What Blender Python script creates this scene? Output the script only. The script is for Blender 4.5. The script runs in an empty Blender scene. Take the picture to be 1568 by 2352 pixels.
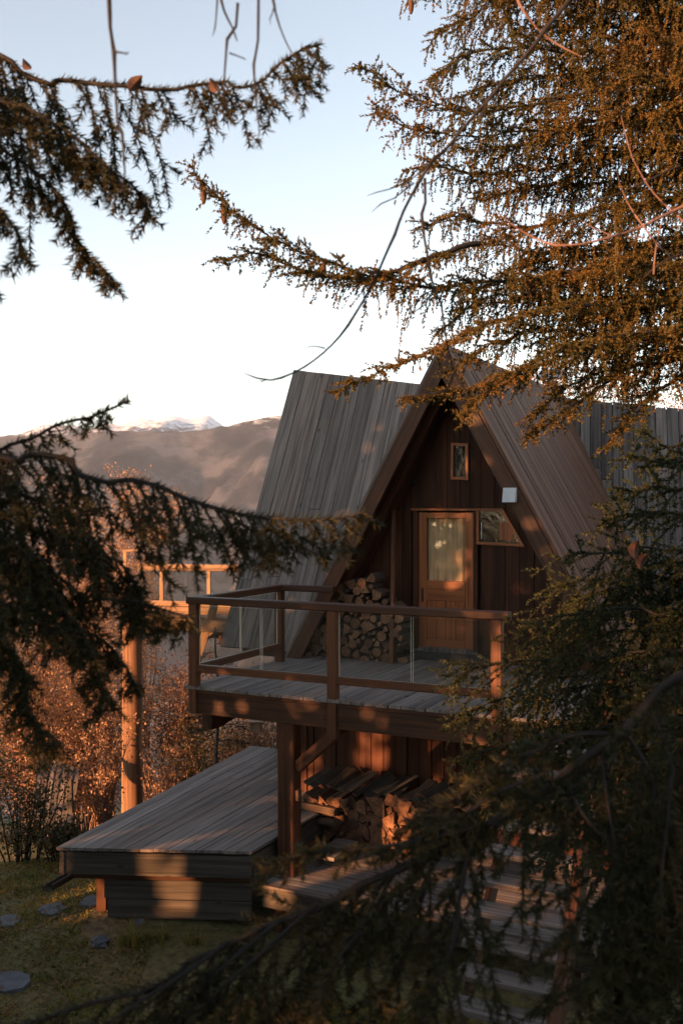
import bpy, math, random
import numpy as np
from mathutils import Vector as V, Matrix

S = bpy.context.scene
C = S.collection
R = math.radians

# ------------------------------------------------------------------ camera, sky, sun, exposure
F = 2287.0                      # focal length in units of a 1568 x 2352 frame
CX, HOR = 784.0, 1160.0         # column of the optical axis, row of the horizon
cam = bpy.data.cameras.new('camera')
co = bpy.data.objects.new('camera', cam)
C.objects.link(co)
co.location = (0, 0, 0)
co.rotation_euler = (R(90), 0, 0)
cam.sensor_fit = 'VERTICAL'
cam.sensor_height = 36
cam.lens = 36 * F / 2352
cam.shift_y = -16 / 2352
cam.clip_start, cam.clip_end = 0.05, 30000
cam.dof.use_dof = True
cam.dof.focus_distance = 11.5
cam.dof.aperture_fstop = 6.3
S.camera = co

SUN_AZ, SUN_EL = -127.0, 8.0    # clockwise from +Y
w = bpy.data.worlds.new('World')
S.world = w
w.use_nodes = True
wn, wl = w.node_tree.nodes, w.node_tree.links
wn.clear()
sky = wn.new('ShaderNodeTexSky')
sky.sky_type = 'NISHITA'
sky.sun_disc = False
sky.sun_elevation = R(SUN_EL)
sky.sun_rotation = R(SUN_AZ)
sky.altitude = 1500
sky.air_density = 1.0
sky.dust_density = 0.25
sky.ozone_density = 1.0
bg = wn.new('ShaderNodeBackground')
bg.inputs['Strength'].default_value = 0.15
out = wn.new('ShaderNodeOutputWorld')
tint = wn.new('ShaderNodeMix')          # the camera's warm white balance
tint.data_type, tint.blend_type = 'RGBA', 'MULTIPLY'
tint.inputs[0].default_value = 1.0
tint.inputs[7].default_value = (1.07, 1.0, .92, 1)
bw = wn.new('ShaderNodeRGBToBW')
pale = wn.new('ShaderNodeMix')
pale.data_type = 'RGBA'
pale.inputs[0].default_value = .36
wl.new(sky.outputs[0], bw.inputs[0])
wl.new(sky.outputs[0], pale.inputs[6])
wl.new(bw.outputs[0], pale.inputs[7])
wl.new(pale.outputs[2], tint.inputs[6])
wl.new(tint.outputs[2], bg.inputs[0])
wl.new(bg.outputs[0], out.inputs[0])

sl = bpy.data.lights.new('sun', 'SUN')
so = bpy.data.objects.new('sun', sl)
C.objects.link(so)
sl.energy = 4.2
sl.angle = R(0.6)
sl.color = (1.0, 0.47, 0.20)
SD = V((math.sin(R(SUN_AZ)) * math.cos(R(SUN_EL)), math.cos(R(SUN_AZ)) * math.cos(R(SUN_EL)), math.sin(R(SUN_EL))))
so.rotation_euler = SD.to_track_quat('Z', 'Y').to_euler()
S.view_settings.view_transform = 'Standard'
S.view_settings.look = 'None'
S.view_settings.exposure = 1.75
S.view_settings.gamma = 1.0
S.view_settings.use_curve_mapping = False
S.render.engine = 'CYCLES'
S.cycles.use_denoising = True
S.cycles.max_bounces = 8
S.cycles.diffuse_bounces = 3
S.cycles.transparent_max_bounces = 12
S.cycles.volume_bounces = 0
S.cycles.sample_clamp_indirect = 6


# ------------------------------------------------------------------ helpers
def P(x, y, d):                 # a point of the photograph's 1568 x 2352 frame at depth d (metres)
    return V(((x - CX) / F * d, d, -(y - HOR) / F * d))


CU, SU = 0.897, 0.442           # the cabin's axes: u along its front, v into it


def H(u, v, z):
    return V((CU * u + SU * v, -SU * u + CU * v, z))


UD, VD, ZD = H(1, 0, 0), H(0, 1, 0), V((0, 0, 1))


def on_plane(x, y, n, p0):      # where the line of sight through x, y meets a plane
    d = P(x, y, 1.0)
    return d * (n.dot(p0) / n.dot(d))


def on_v(x, y, v):
    return on_plane(x, y, VD, H(0, v, 0))


def uvz(p):
    return p.x * CU - p.y * SU, p.x * SU + p.y * CU, p.z


WORLD = {}


def link(o, parent=None, m=None):
    C.objects.link(o)
    m = m if m is not None else Matrix.Identity(4)
    if parent is not None:
        o.parent = parent
        o.matrix_parent_inverse = WORLD[parent.name].inverted()
    o.matrix_basis = m
    WORLD[o.name] = m.copy()
    return o


def tag(o, label=None, cat=None, group=None, kind=None):
    if label: o['label'] = label
    if cat: o['category'] = cat
    if group: o['group'] = group
    if kind: o['kind'] = kind
    return o


def thing(name, label, cat, loc=(0, 0, 0), group=None):
    return tag(link(bpy.data.objects.new(name, None), None, Matrix.Translation(V(loc))), label, cat, group)


def mesh(name, verts, faces, mats, idx=None, smooth=False):
    me = bpy.data.meshes.new(name)
    me.from_pydata([tuple(v) for v in verts], [], faces)
    for m in (mats if isinstance(mats, (list, tuple)) else [mats]):
        me.materials.append(m)
    if idx is not None:
        me.polygons.foreach_set('material_index', idx)
    if smooth:
        me.polygons.foreach_set('use_smooth', [True] * len(me.polygons))
    me.update()
    return me


def obj(name, me, parent=None, m=None):
    return link(bpy.data.objects.new(name, me), parent, m)


def np_mesh(name, verts, faces, mat, smooth=False):
    """verts (n,3), faces (m,k) numpy arrays"""
    me = bpy.data.meshes.new(name)
    n, (m, k) = len(verts), faces.shape
    me.vertices.add(n)
    me.vertices.foreach_set('co', np.asarray(verts, np.float32).ravel())
    me.loops.add(m * k)
    me.loops.foreach_set('vertex_index', faces.astype(np.int32).ravel())
    me.polygons.add(m)
    me.polygons.foreach_set('loop_start', np.arange(0, m * k, k, dtype=np.int32))
    me.materials.append(mat)
    if smooth:
        me.polygons.foreach_set('use_smooth', np.ones(m, bool))
    me.update(calc_edges=True)
    return me


def frame(o, x, y, z):          # matrix with axes x, y, z and origin o
    return Matrix(((x[0], y[0], z[0], o[0]), (x[1], y[1], z[1], o[1]), (x[2], y[2], z[2], o[2]), (0, 0, 0, 1)))


BOXES = {}


def bar(name, parent, mat, a, b, wx, wz, xdir, ch=0.006, shift=(0, 0)):
    """a board or beam from a to b: wx wide along xdir, wz thick, long edges chamfered; origin at a"""
    a, b = V(a), V(b)
    y = (b - a)
    L = y.length
    y.normalize()
    x = V(xdir)
    x = (x - y * x.dot(y)).normalized()
    z = x.cross(y)
    key = (round(wx, 4), round(wz, 4), round(L, 3), mat.name, ch)
    me = BOXES.get(key)
    if me is None:
        c = min(ch, wx * .3, wz * .3)
        hx, hz = wx / 2, wz / 2
        ring = [(-hx + c, -hz), (hx - c, -hz), (hx, -hz + c), (hx, hz - c), (hx - c, hz), (-hx + c, hz), (-hx, hz - c), (-hx, -hz + c)]
        vs = [(p, 0, q) for p, q in ring] + [(p, L, q) for p, q in ring]
        fs = [(i, i + 8, (i + 1) % 8 + 8, (i + 1) % 8) for i in range(8)] + [tuple(range(8)), tuple(range(15, 7, -1))]
        me = BOXES[key] = mesh(name, vs, fs, mat)
    return obj(name, me, parent, frame(a + x * shift[0] + z * shift[1], x, y, z))


def quadboard(name, parent, mat, a0, a1, b1, b0, t):
    """a board whose outer face is a0 a1 b1 b0 (a0->a1 and b0->b1 are its long edges), t thick behind it"""
    a0, a1, b1, b0 = map(V, (a0, a1, b1, b0))
    y = (a1 - a0).normalized()
    x = (b0 - a0)
    x = (x - y * x.dot(y)).normalized()
    z = x.cross(y)
    m = frame(a0, x, y, z)
    mi = m.inverted()
    top = [mi @ p for p in (a0, b0, b1, a1)]
    vs = top + [p - V((0, 0, t)) for p in top]
    fs = [(0, 1, 2, 3), (7, 6, 5, 4)] + [(i, i + 4, (i + 1) % 4 + 4, (i + 1) % 4) for i in range(4)]
    return obj(name, mesh(name, vs, fs, mat), parent, m)


def prism(name, parent, mat, poly, depth, along=None):
    """closed solid: polygon poly (3-D points, in order) pushed by vector depth; the grain runs along 'along' """
    o = V(poly[0])
    n = len(poly)
    y = V(along).normalized() if along is not None else (V(poly[1]) - o).normalized()
    x = V(depth) - y * V(depth).dot(y)
    x.normalize()
    m = frame(o, x, y, x.cross(y))
    mi = m.inverted()
    vs = [mi @ V(p) for p in poly] + [mi @ (V(p) + V(depth)) for p in poly]
    fs = [tuple(range(n)), tuple(range(2 * n - 1, n - 1, -1))] + [(i, i + n, (i + 1) % n + n, (i + 1) % n) for i in range(n)]
    return obj(name, mesh(name, vs, fs, mat), parent, m)


def tube_arrays(paths, sides=6):
    """paths: list of (points, radii) -> verts, quad faces"""
    VS, FS, base = [], [], 0
    ang = np.linspace(0, 2 * math.pi, sides, endpoint=False)
    ca, sa = np.cos(ang), np.sin(ang)
    for pts, rad in paths:
        p = np.array([tuple(q) for q in pts])
        n = len(p)
        if n < 2:
            continue
        t = np.gradient(p, axis=0)
        t /= np.linalg.norm(t, axis=1)[:, None] + 1e-9
        ref = np.array([0.31, 0.52, 0.8]) if abs(t[0] @ np.array([0.31, 0.52, 0.8])) < .85 else np.array([1., 0, 0])
        x = np.cross(t, ref)
        x /= np.linalg.norm(x, axis=1)[:, None] + 1e-9
        y = np.cross(t, x)
        r = np.asarray(rad)[:, None, None]
        ring = p[:, None, :] + r * (ca[None, :, None] * x[:, None, :] + sa[None, :, None] * y[:, None, :])
        VS.append(ring.reshape(-1, 3))
        i = np.arange(n - 1)[:, None] * sides
        j = np.arange(sides)[None, :]
        k = (j + 1) % sides
        FS.append((np.stack([i + j, i + k, i + sides + k, i + sides + j], -1) + base).reshape(-1, 4))
        base += n * sides
    return np.concatenate(VS), np.concatenate(FS)


def smooth_path(pts, step):
    """Catmull-Rom through pts, resampled about every step"""
    pts = [V(p) for p in pts]
    q = [pts[0] * 2 - pts[1]] + pts + [pts[-1] * 2 - pts[-2]]
    outp = []
    for i in range(1, len(q) - 2):
        a, b, c, d = q[i - 1:i + 3]
        n = max(2, int((c - b).length / step))
        for k in range(n):
            t = k / n
            outp.append(.5 * (2 * b + (c - a) * t + (2 * a - 5 * b + 4 * c - d) * t * t + (3 * b - a - 3 * c + d) * t ** 3))
    outp.append(pts[-1])
    return outp


# ------------------------------------------------------------------ materials
def material(name):
    m = bpy.data.materials.new(name)
    m.use_nodes = True
    nt = m.node_tree
    nt.nodes.clear()
    o = nt.nodes.new('ShaderNodeOutputMaterial')
    b = nt.nodes.new('ShaderNodeBsdfPrincipled')
    nt.links.new(b.outputs[0], o.inputs[0])
    return m, nt.nodes, nt.links, b, o


def ramp(N, stops):
    r = N.new('ShaderNodeValToRGB')
    e = r.color_ramp.elements
    while len(e) < len(stops):
        e.new(0.5)
    for k, (p, c) in zip(e, stops):
        k.position = p
        k.color = (*c, 1)
    return r


def math_node(N, L, op, a, b):
    n = N.new('ShaderNodeMath')
    n.operation = op
    for i, q in enumerate((a, b)):
        if isinstance(q, (int, float)):
            n.inputs[i].default_value = q
        else:
            L.new(q, n.inputs[i])
    return n.outputs[0]


def mix(N, L, fac, a, b, mode='MIX'):
    n = N.new('ShaderNodeMix')
    n.data_type = 'RGBA'
    n.blend_type = mode
    for sock, q in ((n.inputs[0], fac), (n.inputs[6], a), (n.inputs[7], b)):
        if hasattr(q, 'is_linked') or hasattr(q, 'node'):
            L.new(q, sock)
        elif isinstance(q, (int, float)):
            sock.default_value = q
        else:
            sock.default_value = (*q, 1)
    return n.outputs[2]


def wood(name, dark, light, vary=0.5, rough=0.75, grain=1.0, bump=0.25, knots=True, spec=0.3, tint=None):
    """board whose grain runs along its local y; every object gets its own stretch of grain and tone"""
    m, N, L, B, O = material(name)
    tc = N.new('ShaderNodeTexCoord')
    oi = N.new('ShaderNodeObjectInfo')
    off = N.new('ShaderNodeVectorMath')
    off.operation = 'MULTIPLY_ADD'
    comb = N.new('ShaderNodeCombineXYZ')
    for i in range(3):
        L.new(oi.outputs['Random'], comb.inputs[i])
    L.new(comb.outputs[0], off.inputs[0])
    off.inputs[1].default_value = (17.3, 41.7, 9.1)
    L.new(tc.outputs['Object'], off.inputs[2])

    def noise(sc, detail=5, vec=None, s=1.0):
        mp = N.new('ShaderNodeMapping')
        mp.inputs['Scale'].default_value = sc
        L.new(vec or off.outputs[0], mp.inputs[0])
        n = N.new('ShaderNodeTexNoise')
        n.inputs['Scale'].default_value = s
        n.inputs['Detail'].default_value = detail
        L.new(mp.outputs[0], n.inputs['Vector'])
        return n
    g = noise((60 * grain, 1.6 * grain, 60 * grain), 6)
    big = noise((5, .7, 5), 3)
    r = ramp(N, [(.28, dark), (.5, tuple((a + b) / 2 for a, b in zip(dark, light))), (.74, light)])
    L.new(math_node(N, L, 'ADD', math_node(N, L, 'MULTIPLY', g.outputs[0], .7), math_node(N, L, 'MULTIPLY', big.outputs[0], .3)), r.inputs[0])
    val = math_node(N, L, 'ADD', math_node(N, L, 'MULTIPLY', oi.outputs['Random'], vary), 1 - vary / 2)
    col = mix(N, L, 1.0, r.outputs[0], val, 'MULTIPLY')
    if tint:
        wn_ = N.new('ShaderNodeTexWhiteNoise')
        wn_.noise_dimensions = '1D'
        L.new(oi.outputs['Random'], wn_.inputs['W'])
        col = mix(N, L, wn_.outputs[0], col, mix(N, L, 1.0, col, tint, 'MULTIPLY'))
    if knots:
        mp = N.new('ShaderNodeMapping')
        mp.inputs['Scale'].default_value = (5.2, 1.9, 5.2)
        L.new(off.outputs[0], mp.inputs[0])
        vo = N.new('ShaderNodeTexVoronoi')
        vo.inputs['Scale'].default_value = 1.0
        L.new(mp.outputs[0], vo.inputs['Vector'])
        kr = ramp(N, [(.05, (.2, .2, .2)), (.11, (1, 1, 1))])
        L.new(vo.outputs['Distance'], kr.inputs[0])
        col = mix(N, L, .8, col, kr.outputs[0], 'MULTIPLY')
    st = noise((22, .5, 22), 2)
    sr = ramp(N, [(.34, (.28, .28, .28)), (.52, (1, 1, 1))])
    L.new(st.outputs[0], sr.inputs[0])
    col = mix(N, L, .6, col, sr.outputs[0], 'MULTIPLY')
    L.new(col, B.inputs['Base Color'])
    B.inputs['Roughness'].default_value = rough
    B.inputs['Specular IOR Level'].default_value = spec
    bp = N.new('ShaderNodeBump')
    bp.inputs['Strength'].default_value = bump
    bp.inputs['Distance'].default_value = .004
    L.new(g.outputs[0], bp.inputs['Height'])
    L.new(bp.outputs[0], B.inputs['Normal'])
    return m


def plain(name, col, rough=0.6, metallic=0.0, noise_amt=0.3, scale=12):
    m, N, L, B, O = material(name)
    tc = N.new('ShaderNodeTexCoord')
    n = N.new('ShaderNodeTexNoise')
    n.inputs['Scale'].default_value = scale
    n.inputs['Detail'].default_value = 6
    L.new(tc.outputs['Object'], n.inputs['Vector'])
    r = ramp(N, [(.3, tuple(c * (1 - noise_amt) for c in col)), (.7, tuple(min(1, c * (1 + noise_amt)) for c in col))])
    L.new(n.outputs[0], r.inputs[0])
    L.new(r.outputs[0], B.inputs['Base Color'])
    B.inputs['Roughness'].default_value = rough
    B.inputs['Metallic'].default_value = metallic
    bp = N.new('ShaderNodeBump')
    bp.inputs['Strength'].default_value = .3
    bp.inputs['Distance'].default_value = .01
    L.new(n.outputs[0], bp.inputs['Height'])
    L.new(bp.outputs[0], B.inputs['Normal'])
    return m


def leafy(name, cols, trans=0.25, clump=3.0, rough=0.6):
    """small leaves or needles: colour differs from leaf to leaf and from clump to clump"""
    m, N, L, B, O = material(name)
    g = N.new('ShaderNodeNewGeometry')
    tc = N.new('ShaderNodeTexCoord')
    n = N.new('ShaderNodeTexNoise')
    n.inputs['Scale'].default_value = clump
    n.inputs['Detail'].default_value = 2
    L.new(tc.outputs['Object'], n.inputs['Vector'])
    f = math_node(N, L, 'ADD', math_node(N, L, 'MULTIPLY', g.outputs['Random Per Island'], .55),
                  math_node(N, L, 'MULTIPLY', math_node(N, L, 'SUBTRACT', n.outputs[0], .28), 1.0))
    r = ramp(N, [(i / (len(cols) - 1), c) for i, c in enumerate(cols)])
    L.new(f, r.inputs[0])
    L.new(r.outputs[0], B.inputs['Base Color'])
    B.inputs['Roughness'].default_value = rough
    B.inputs['Specular IOR Level'].default_value = .3
    t = N.new('ShaderNodeBsdfTranslucent')
    L.new(r.outputs[0], t.inputs[0])
    ms = N.new('ShaderNodeMixShader')
    ms.inputs[0].default_value = trans
    L.new(B.outputs[0], ms.inputs[1])
    L.new(t.outputs[0], ms.inputs[2])
    L.new(ms.outputs[0], O.inputs[0])
    return m


def thin_glass(name, tint=(.95, .96, .95), dirt=0.012):
    m, N, L, B, O = material(name)
    N.remove(B)
    tr = N.new('ShaderNodeBsdfTransparent')
    tr.inputs[0].default_value = (*tint, 1)
    gl = N.new('ShaderNodeBsdfGlossy')
    gl.inputs['Roughness'].default_value = .02
    df = N.new('ShaderNodeBsdfDiffuse')
    df.inputs[0].default_value = (.5, .48, .45, 1)
    lw = N.new('ShaderNodeLayerWeight')
    lw.inputs[0].default_value = .5
    m1 = N.new('ShaderNodeMixShader')
    m2 = N.new('ShaderNodeMixShader')
    tc = N.new('ShaderNodeTexCoord')
    n = N.new('ShaderNodeTexNoise')
    n.inputs['Scale'].default_value = 9
    n.inputs['Detail'].default_value = 8
    L.new(tc.outputs['Object'], n.inputs['Vector'])
    L.new(math_node(N, L, 'MULTIPLY', n.outputs[0], dirt * 2), m2.inputs[0])
    L.new(math_node(N, L, 'ADD', math_node(N, L, 'MULTIPLY', math_node(N, L, 'POWER', lw.outputs['Facing'], 4.0), .45), .035), m1.inputs[0])
    L.new(tr.outputs[0], m1.inputs[1])
    L.new(gl.outputs[0], m1.inputs[2])
    L.new(m1.outputs[0], m2.inputs[1])
    L.new(df.outputs[0], m2.inputs[2])
    L.new(m2.outputs[0], O.inputs[0])
    return m


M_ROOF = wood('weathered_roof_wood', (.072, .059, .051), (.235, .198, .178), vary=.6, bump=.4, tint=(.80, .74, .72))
M_ROOF2 = wood('weathered_warm_lit_roof_wood', (.08, .038, .024), (.235, .115, .068), vary=.6, bump=.4, knots=False, grain=1.4, tint=(.8, .72, .66))  # same grey boards; warm light on the right slope put into the brown
M_DECK = wood('weathered_deck_wood', (.13, .107, .094), (.34, .29, .26), vary=.35, bump=.3, tint=(.88, .80, .76))
M_FASCIA = wood('grey_brown_board', (.045, .035, .026), (.13, .105, .08), vary=.35, bump=.4)
M_BROWN = wood('brown_stained_timber', (.042, .016, .008), (.11, .044, .021), vary=.3, bump=.3, rough=.55, knots=False)
M_POST = wood('red_brown_timber', (.08, .028, .012), (.17, .062, .026), vary=.25, bump=.3, rough=.6)
M_WALL = wood('dark_stained_wall_wood', (.034, .011, .005), (.085, .030, .013), vary=.6, bump=.3, knots=False)
M_LOWWALL = wood('red_stained_wall_wood', (.055, .017, .008), (.125, .043, .021), vary=.4, bump=.3, knots=False)
M_DOOR = wood('varnished_door_wood', (.20, .058, .018), (.42, .130, .042), vary=.2, rough=.4, bump=.15, knots=False)
M_ORANGE = wood('honey_timber', (.26, .15, .085), (.48, .30, .18), vary=.25, bump=.3)
M_LOG = wood('peeled_log', (.13, .062, .032), (.29, .15, .082), vary=.1, bump=.5, grain=.5)
M_BARK = plain('bark', (.085, .06, .045), .9, 0, .5, 30)
M_BARKLOG = plain('firewood_bark', (.10, .075, .06), .9, 0, .5, 25)
M_END = plain('cut_wood_end', (.15, .075, .042), .8, 0, .45, 18)
def end_grain():
    m, N, L, B, O = material('cut_log_end')
    tc = N.new('ShaderNodeTexCoord')
    oi = N.new('ShaderNodeObjectInfo')
    wv = N.new('ShaderNodeTexWave')
    wv.wave_type, wv.rings_direction = 'RINGS', 'Y'
    wv.inputs['Scale'].default_value = 2.6
    wv.inputs['Distortion'].default_value = 3.0
    wv.inputs['Detail'].default_value = 3
    n = N.new('ShaderNodeTexNoise')
    n.inputs['Scale'].default_value = 2.2
    n.inputs['Detail'].default_value = 6
    for q in (wv, n):
        L.new(tc.outputs['Object'], q.inputs['Vector'])
    r1 = ramp(N, [(.2, (.17, .072, .036)), (.8, (.33, .16, .08))])
    L.new(wv.outputs[0], r1.inputs[0])
    r2 = ramp(N, [(.3, (.35, .35, .35)), (.65, (1.1, 1.1, 1.1))])
    L.new(n.outputs[0], r2.inputs[0])
    c = mix(N, L, 1.0, r1.outputs[0], r2.outputs[0], 'MULTIPLY')
    v = math_node(N, L, 'ADD', math_node(N, L, 'MULTIPLY', oi.outputs['Random'], .9), .45)
    L.new(mix(N, L, 1.0, c, v, 'MULTIPLY'), B.inputs['Base Color'])
    B.inputs['Roughness'].default_value = .85
    return m


M_LOGEND = end_grain()
M_SPLIT = wood('split_wood', (.09, .055, .036), (.22, .14, .09), vary=.5, knots=False)
M_GLASS = thin_glass('balustrade_glass')
M_EDGE = plain('ground_glass_edge', (.75, .68, .56), .35, 0, .05)
M_PANE = thin_glass('window_glass', (.92, .87, .80), .02)
M_DARKPANE = plain('dark_window_glass', (.012, .011, .011), .06, 0, .1)
M_CURTAIN = plain('cream_curtain', (.80, .68, .52), .9, 0, .08, 6)
M_WHITE = plain('white_enamel', (.50, .52, .56), .4, 0, .08)
M_BLACK = plain('black_plastic', (.02, .02, .02), .5, 0, .1)
M_METAL = plain('galvanised_metal', (.55, .56, .58), .35, .8, .1)
M_BRICK = plain('red_brick', (.30, .11, .06), .85, 0, .3)
M_YELLOW = plain('yellow_paint', (.55, .36, .04), .5, 0, .1)
M_STONE = plain('grey_stone', (.10, .10, .11), .85, 0, .35, 8)
M_TWIG = plain('twig_bark', (.012, .008, .006), .8, 0, .35, 40)  # bark darkened so shaded twigs read as silhouettes
M_LITTWIG = plain('sunlit_twig_bark', (.20, .11, .08), .7, 0, .3, 40)  # sunlit copy of the twig bark, warm light in its colour
M_CONE = plain('cone_scales', (.08, .035, .018), .8, 0, .4, 60)
M_DEADLEAF = plain('dry_brown_leaf', (.07, .028, .013), .8, 0, .35, 30)
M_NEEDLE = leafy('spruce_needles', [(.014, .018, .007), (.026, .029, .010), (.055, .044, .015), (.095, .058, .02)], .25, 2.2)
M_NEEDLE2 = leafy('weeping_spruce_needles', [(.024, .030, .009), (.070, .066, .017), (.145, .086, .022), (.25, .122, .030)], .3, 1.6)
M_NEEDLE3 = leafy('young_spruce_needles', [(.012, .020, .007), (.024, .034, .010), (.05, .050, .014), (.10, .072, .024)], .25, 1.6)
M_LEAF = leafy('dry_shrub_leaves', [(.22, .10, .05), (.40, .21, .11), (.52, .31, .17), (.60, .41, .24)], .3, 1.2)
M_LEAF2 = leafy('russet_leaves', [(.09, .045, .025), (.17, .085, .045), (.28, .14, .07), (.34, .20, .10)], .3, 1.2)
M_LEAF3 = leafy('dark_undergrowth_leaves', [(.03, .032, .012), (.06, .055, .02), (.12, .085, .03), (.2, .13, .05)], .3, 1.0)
M_GRASS = leafy('autumn_grass', [(.10, .12, .022), (.19, .18, .036), (.30, .21, .05), (.40, .21, .07)], .35, 1.5)


def ground_mat():
    m, N, L, B, O = material('hillside_turf')
    tc = N.new('ShaderNodeTexCoord')
    a = N.new('ShaderNodeTexNoise')
    a.inputs['Scale'].default_value = .8
    a.inputs['Detail'].default_value = 8
    b = N.new('ShaderNodeTexNoise')
    b.inputs['Scale'].default_value = 14
    b.inputs['Detail'].default_value = 6
    for n in (a, b):
        L.new(tc.outputs['Object'], n.inputs['Vector'])
    ra = ramp(N, [(.35, (.085, .085, .022)), (.55, (.15, .12, .036)), (.7, (.22, .13, .055))])
    rb = ramp(N, [(.3, (.45, .45, .45)), (.7, (1.2, 1.2, 1.2))])
    L.new(a.outputs[0], ra.inputs[0])
    L.new(b.outputs[0], rb.inputs[0])
    L.new(mix(N, L, 1.0, ra.outputs[0], rb.outputs[0], 'MULTIPLY'), B.inputs['Base Color'])
    B.inputs['Roughness'].default_value = .95
    bp = N.new('ShaderNodeBump')
    bp.inputs['Distance'].default_value = .05
    L.new(b.outputs[0], bp.inputs['Height'])
    L.new(bp.outputs[0], B.inputs['Normal'])
    return m


def mountain_mat(name, snow_lo, snow_hi, rock, ragged=5.0):
    m, N, L, B, O = material(name)
    tc = N.new('ShaderNodeTexCoord')
    sp = N.new('ShaderNodeSeparateXYZ')
    L.new(tc.outputs['Object'], sp.inputs[0])

    def noise(s, d=8, stretch=(1, 1, 1)):
        mp = N.new('ShaderNodeMapping')
        mp.inputs['Scale'].default_value = stretch
        L.new(tc.outputs['Object'], mp.inputs[0])
        n = N.new('ShaderNodeTexNoise')
        n.inputs['Scale'].default_value = s
        n.inputs['Detail'].default_value = d
        n.inputs['Roughness'].default_value = .65
        L.new(mp.outputs[0], n.inputs['Vector'])
        return n.outputs[0]
    r = ramp(N, [(.38, tuple(c * .2 for c in rock)), (.5, rock), (.6, tuple(c * 3.0 for c in rock))])
    L.new(noise(.006), r.inputs[0])
    pat = math_node(N, L, 'MULTIPLY', math_node(N, L, 'SUBTRACT', noise(.022, 9, (1, 1, 2.2)), .5), (snow_hi - snow_lo) * ragged)
    hh = math_node(N, L, 'ADD', sp.outputs[2], pat)
    k = N.new('ShaderNodeMapRange')
    k.inputs[1].default_value, k.inputs[2].default_value = snow_lo, snow_hi
    L.new(hh, k.inputs[0])
    L.new(mix(N, L, k.outputs[0], r.outputs[0], (.8, .82, .86)), B.inputs['Base Color'])
    B.inputs['Roughness'].default_value = 1.0
    B.inputs['Specular IOR Level'].default_value = 0
    return m


# ------------------------------------------------------------------ the land
def smst(a, b, x):
    t = min(1, max(0, (x - a) / (b - a)))
    return t * t * (3 - 2 * t)


def ground_z(x, y):
    lawn = -4.45
    z = lawn
    z += smst(8.0, 0.5, y) * 2.85                      # the slope the photographer stands on
    d = max(0, y - 11.8) * .9 + max(0, -x - 4.5) * .22
    z -= d * .26 * smst(-.5, -2.5, x - (y - 12) * .1) + d * .1 * (1 - smst(-.5, -2.5, x))
    z -= max(0, y - 24) * .35
    z += .06 * math.sin(x * 1.7 + y) + .05 * math.sin(y * 2.3 - x * .8)
    return z


def build_ground():
    xs = sorted(set([-70, -55, -42, -32, -25, -19, -15] + [-12 + .5 * i for i in range(0, 45)] + [13, 17, 22, 30, 40, 55, 70]))
    ys = sorted(set([-60, -40, -25, -15, -8, -4] + [-2 + .5 * i for i in range(0, 57)] + [28, 32, 38, 46, 56, 70]))
    vs = [(x, y, ground_z(x, y)) for y in ys for x in xs]
    nx = len(xs)
    fs = [(j * nx + i, j * nx + i + 1, (j + 1) * nx + i + 1, (j + 1) * nx + i) for j in range(len(ys) - 1) for i in range(nx - 1)]
    tag(obj('ground', mesh('ground', vs, fs, ground_mat(), smooth=True)), 'grassy hillside around the cabin', kind='structure')


def fbm(rng, n=7):
    ph = [(rng.uniform(0, 6.28), rng.uniform(.7, 1.3)) for _ in range(n)]
    return lambda t: sum(math.sin(t * 2 ** k * f + p) / 2 ** (k * .85) for k, (p, f) in enumerate(ph))


def build_range(name, label, pts, dist, rough, mat, foot, seed, rows=34):
    """a mountain: a wall of terrain whose skyline passes through pts (frame pixels) at the given distance"""
    rng = random.Random(seed)
    f1, f2, f3 = fbm(rng), fbm(rng), fbm(rng)
    xs = [p[0] for p in pts]
    cols = 240
    vs = []
    for j in range(rows + 1):
        q = j / rows
        for i in range(cols + 1):
            x = xs[0] + (xs[-1] - xs[0]) * i / cols
            y = float(np.interp(x, xs, [p[1] for p in pts])) + rough * (f1(x * .02) + .6 * f2(x * .11) + .5 * abs(f3(x * .33)))
            top = -(y - HOR) / F * dist
            d = dist * (1 - .62 * q)
            z = top + (foot - top) * (q ** .8)
            wgt = min(1, q * 5) * (1 - q * .5)
            a, b = x * .013, q * 9
            z += wgt * dist * .010 * (f2(a + .6 * math.sin(b)) + .7 * f3(b + a * 1.7)) + min(1, q * 9) * dist * .0022 * (f3(x * .075 + q * 3) + f1(q * 40 + x * .02))
            vs.append(((x - CX) / F * dist * (1 - .2 * q), d, z))
    nx = cols + 1
    fs = [(j * nx + i, (j + 1) * nx + i, (j + 1) * nx + i + 1, j * nx + i + 1) for j in range(rows) for i in range(cols)]
    tag(obj(name, mesh(name, vs, fs, mat, smooth=True)), label, kind='structure')


build_ground()
build_range('hills', 'brown mountain slope with thin snow streaks behind the cabin',
            [(-1500, 960), (-900, 1030), (-300, 1010), (0, 1004), (130, 998), (260, 990), (380, 992), (470, 986), (530, 976), (585, 964), (640, 955), (760, 930),
             (900, 925), (1100, 950), (1400, 960), (1700, 985), (2300, 1010), (3000, 1000)],
            3000, 1.4, mountain_mat('brown_mountain', 245, 310, (.034, .030, .029), 3.0), -420, 5)
build_range('mountains', 'far rocky mountain crest with patches of snow',
            [(-1500, 1000), (-700, 1020), (-150, 1015), (0, 1004), (60, 990), (120, 977), (175, 980), (240, 973), (292, 968), (335, 962), (401, 959), (440, 960), (485, 957),
             (532, 975), (640, 990), (800, 985), (1200, 975), (1450, 958), (1540, 936), (1620, 950), (1900, 985), (2600, 1000)],
            5200, 3.5, mountain_mat('snowy_rock', 350, 420, (.05, .044, .042)), -300, 11)
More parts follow.
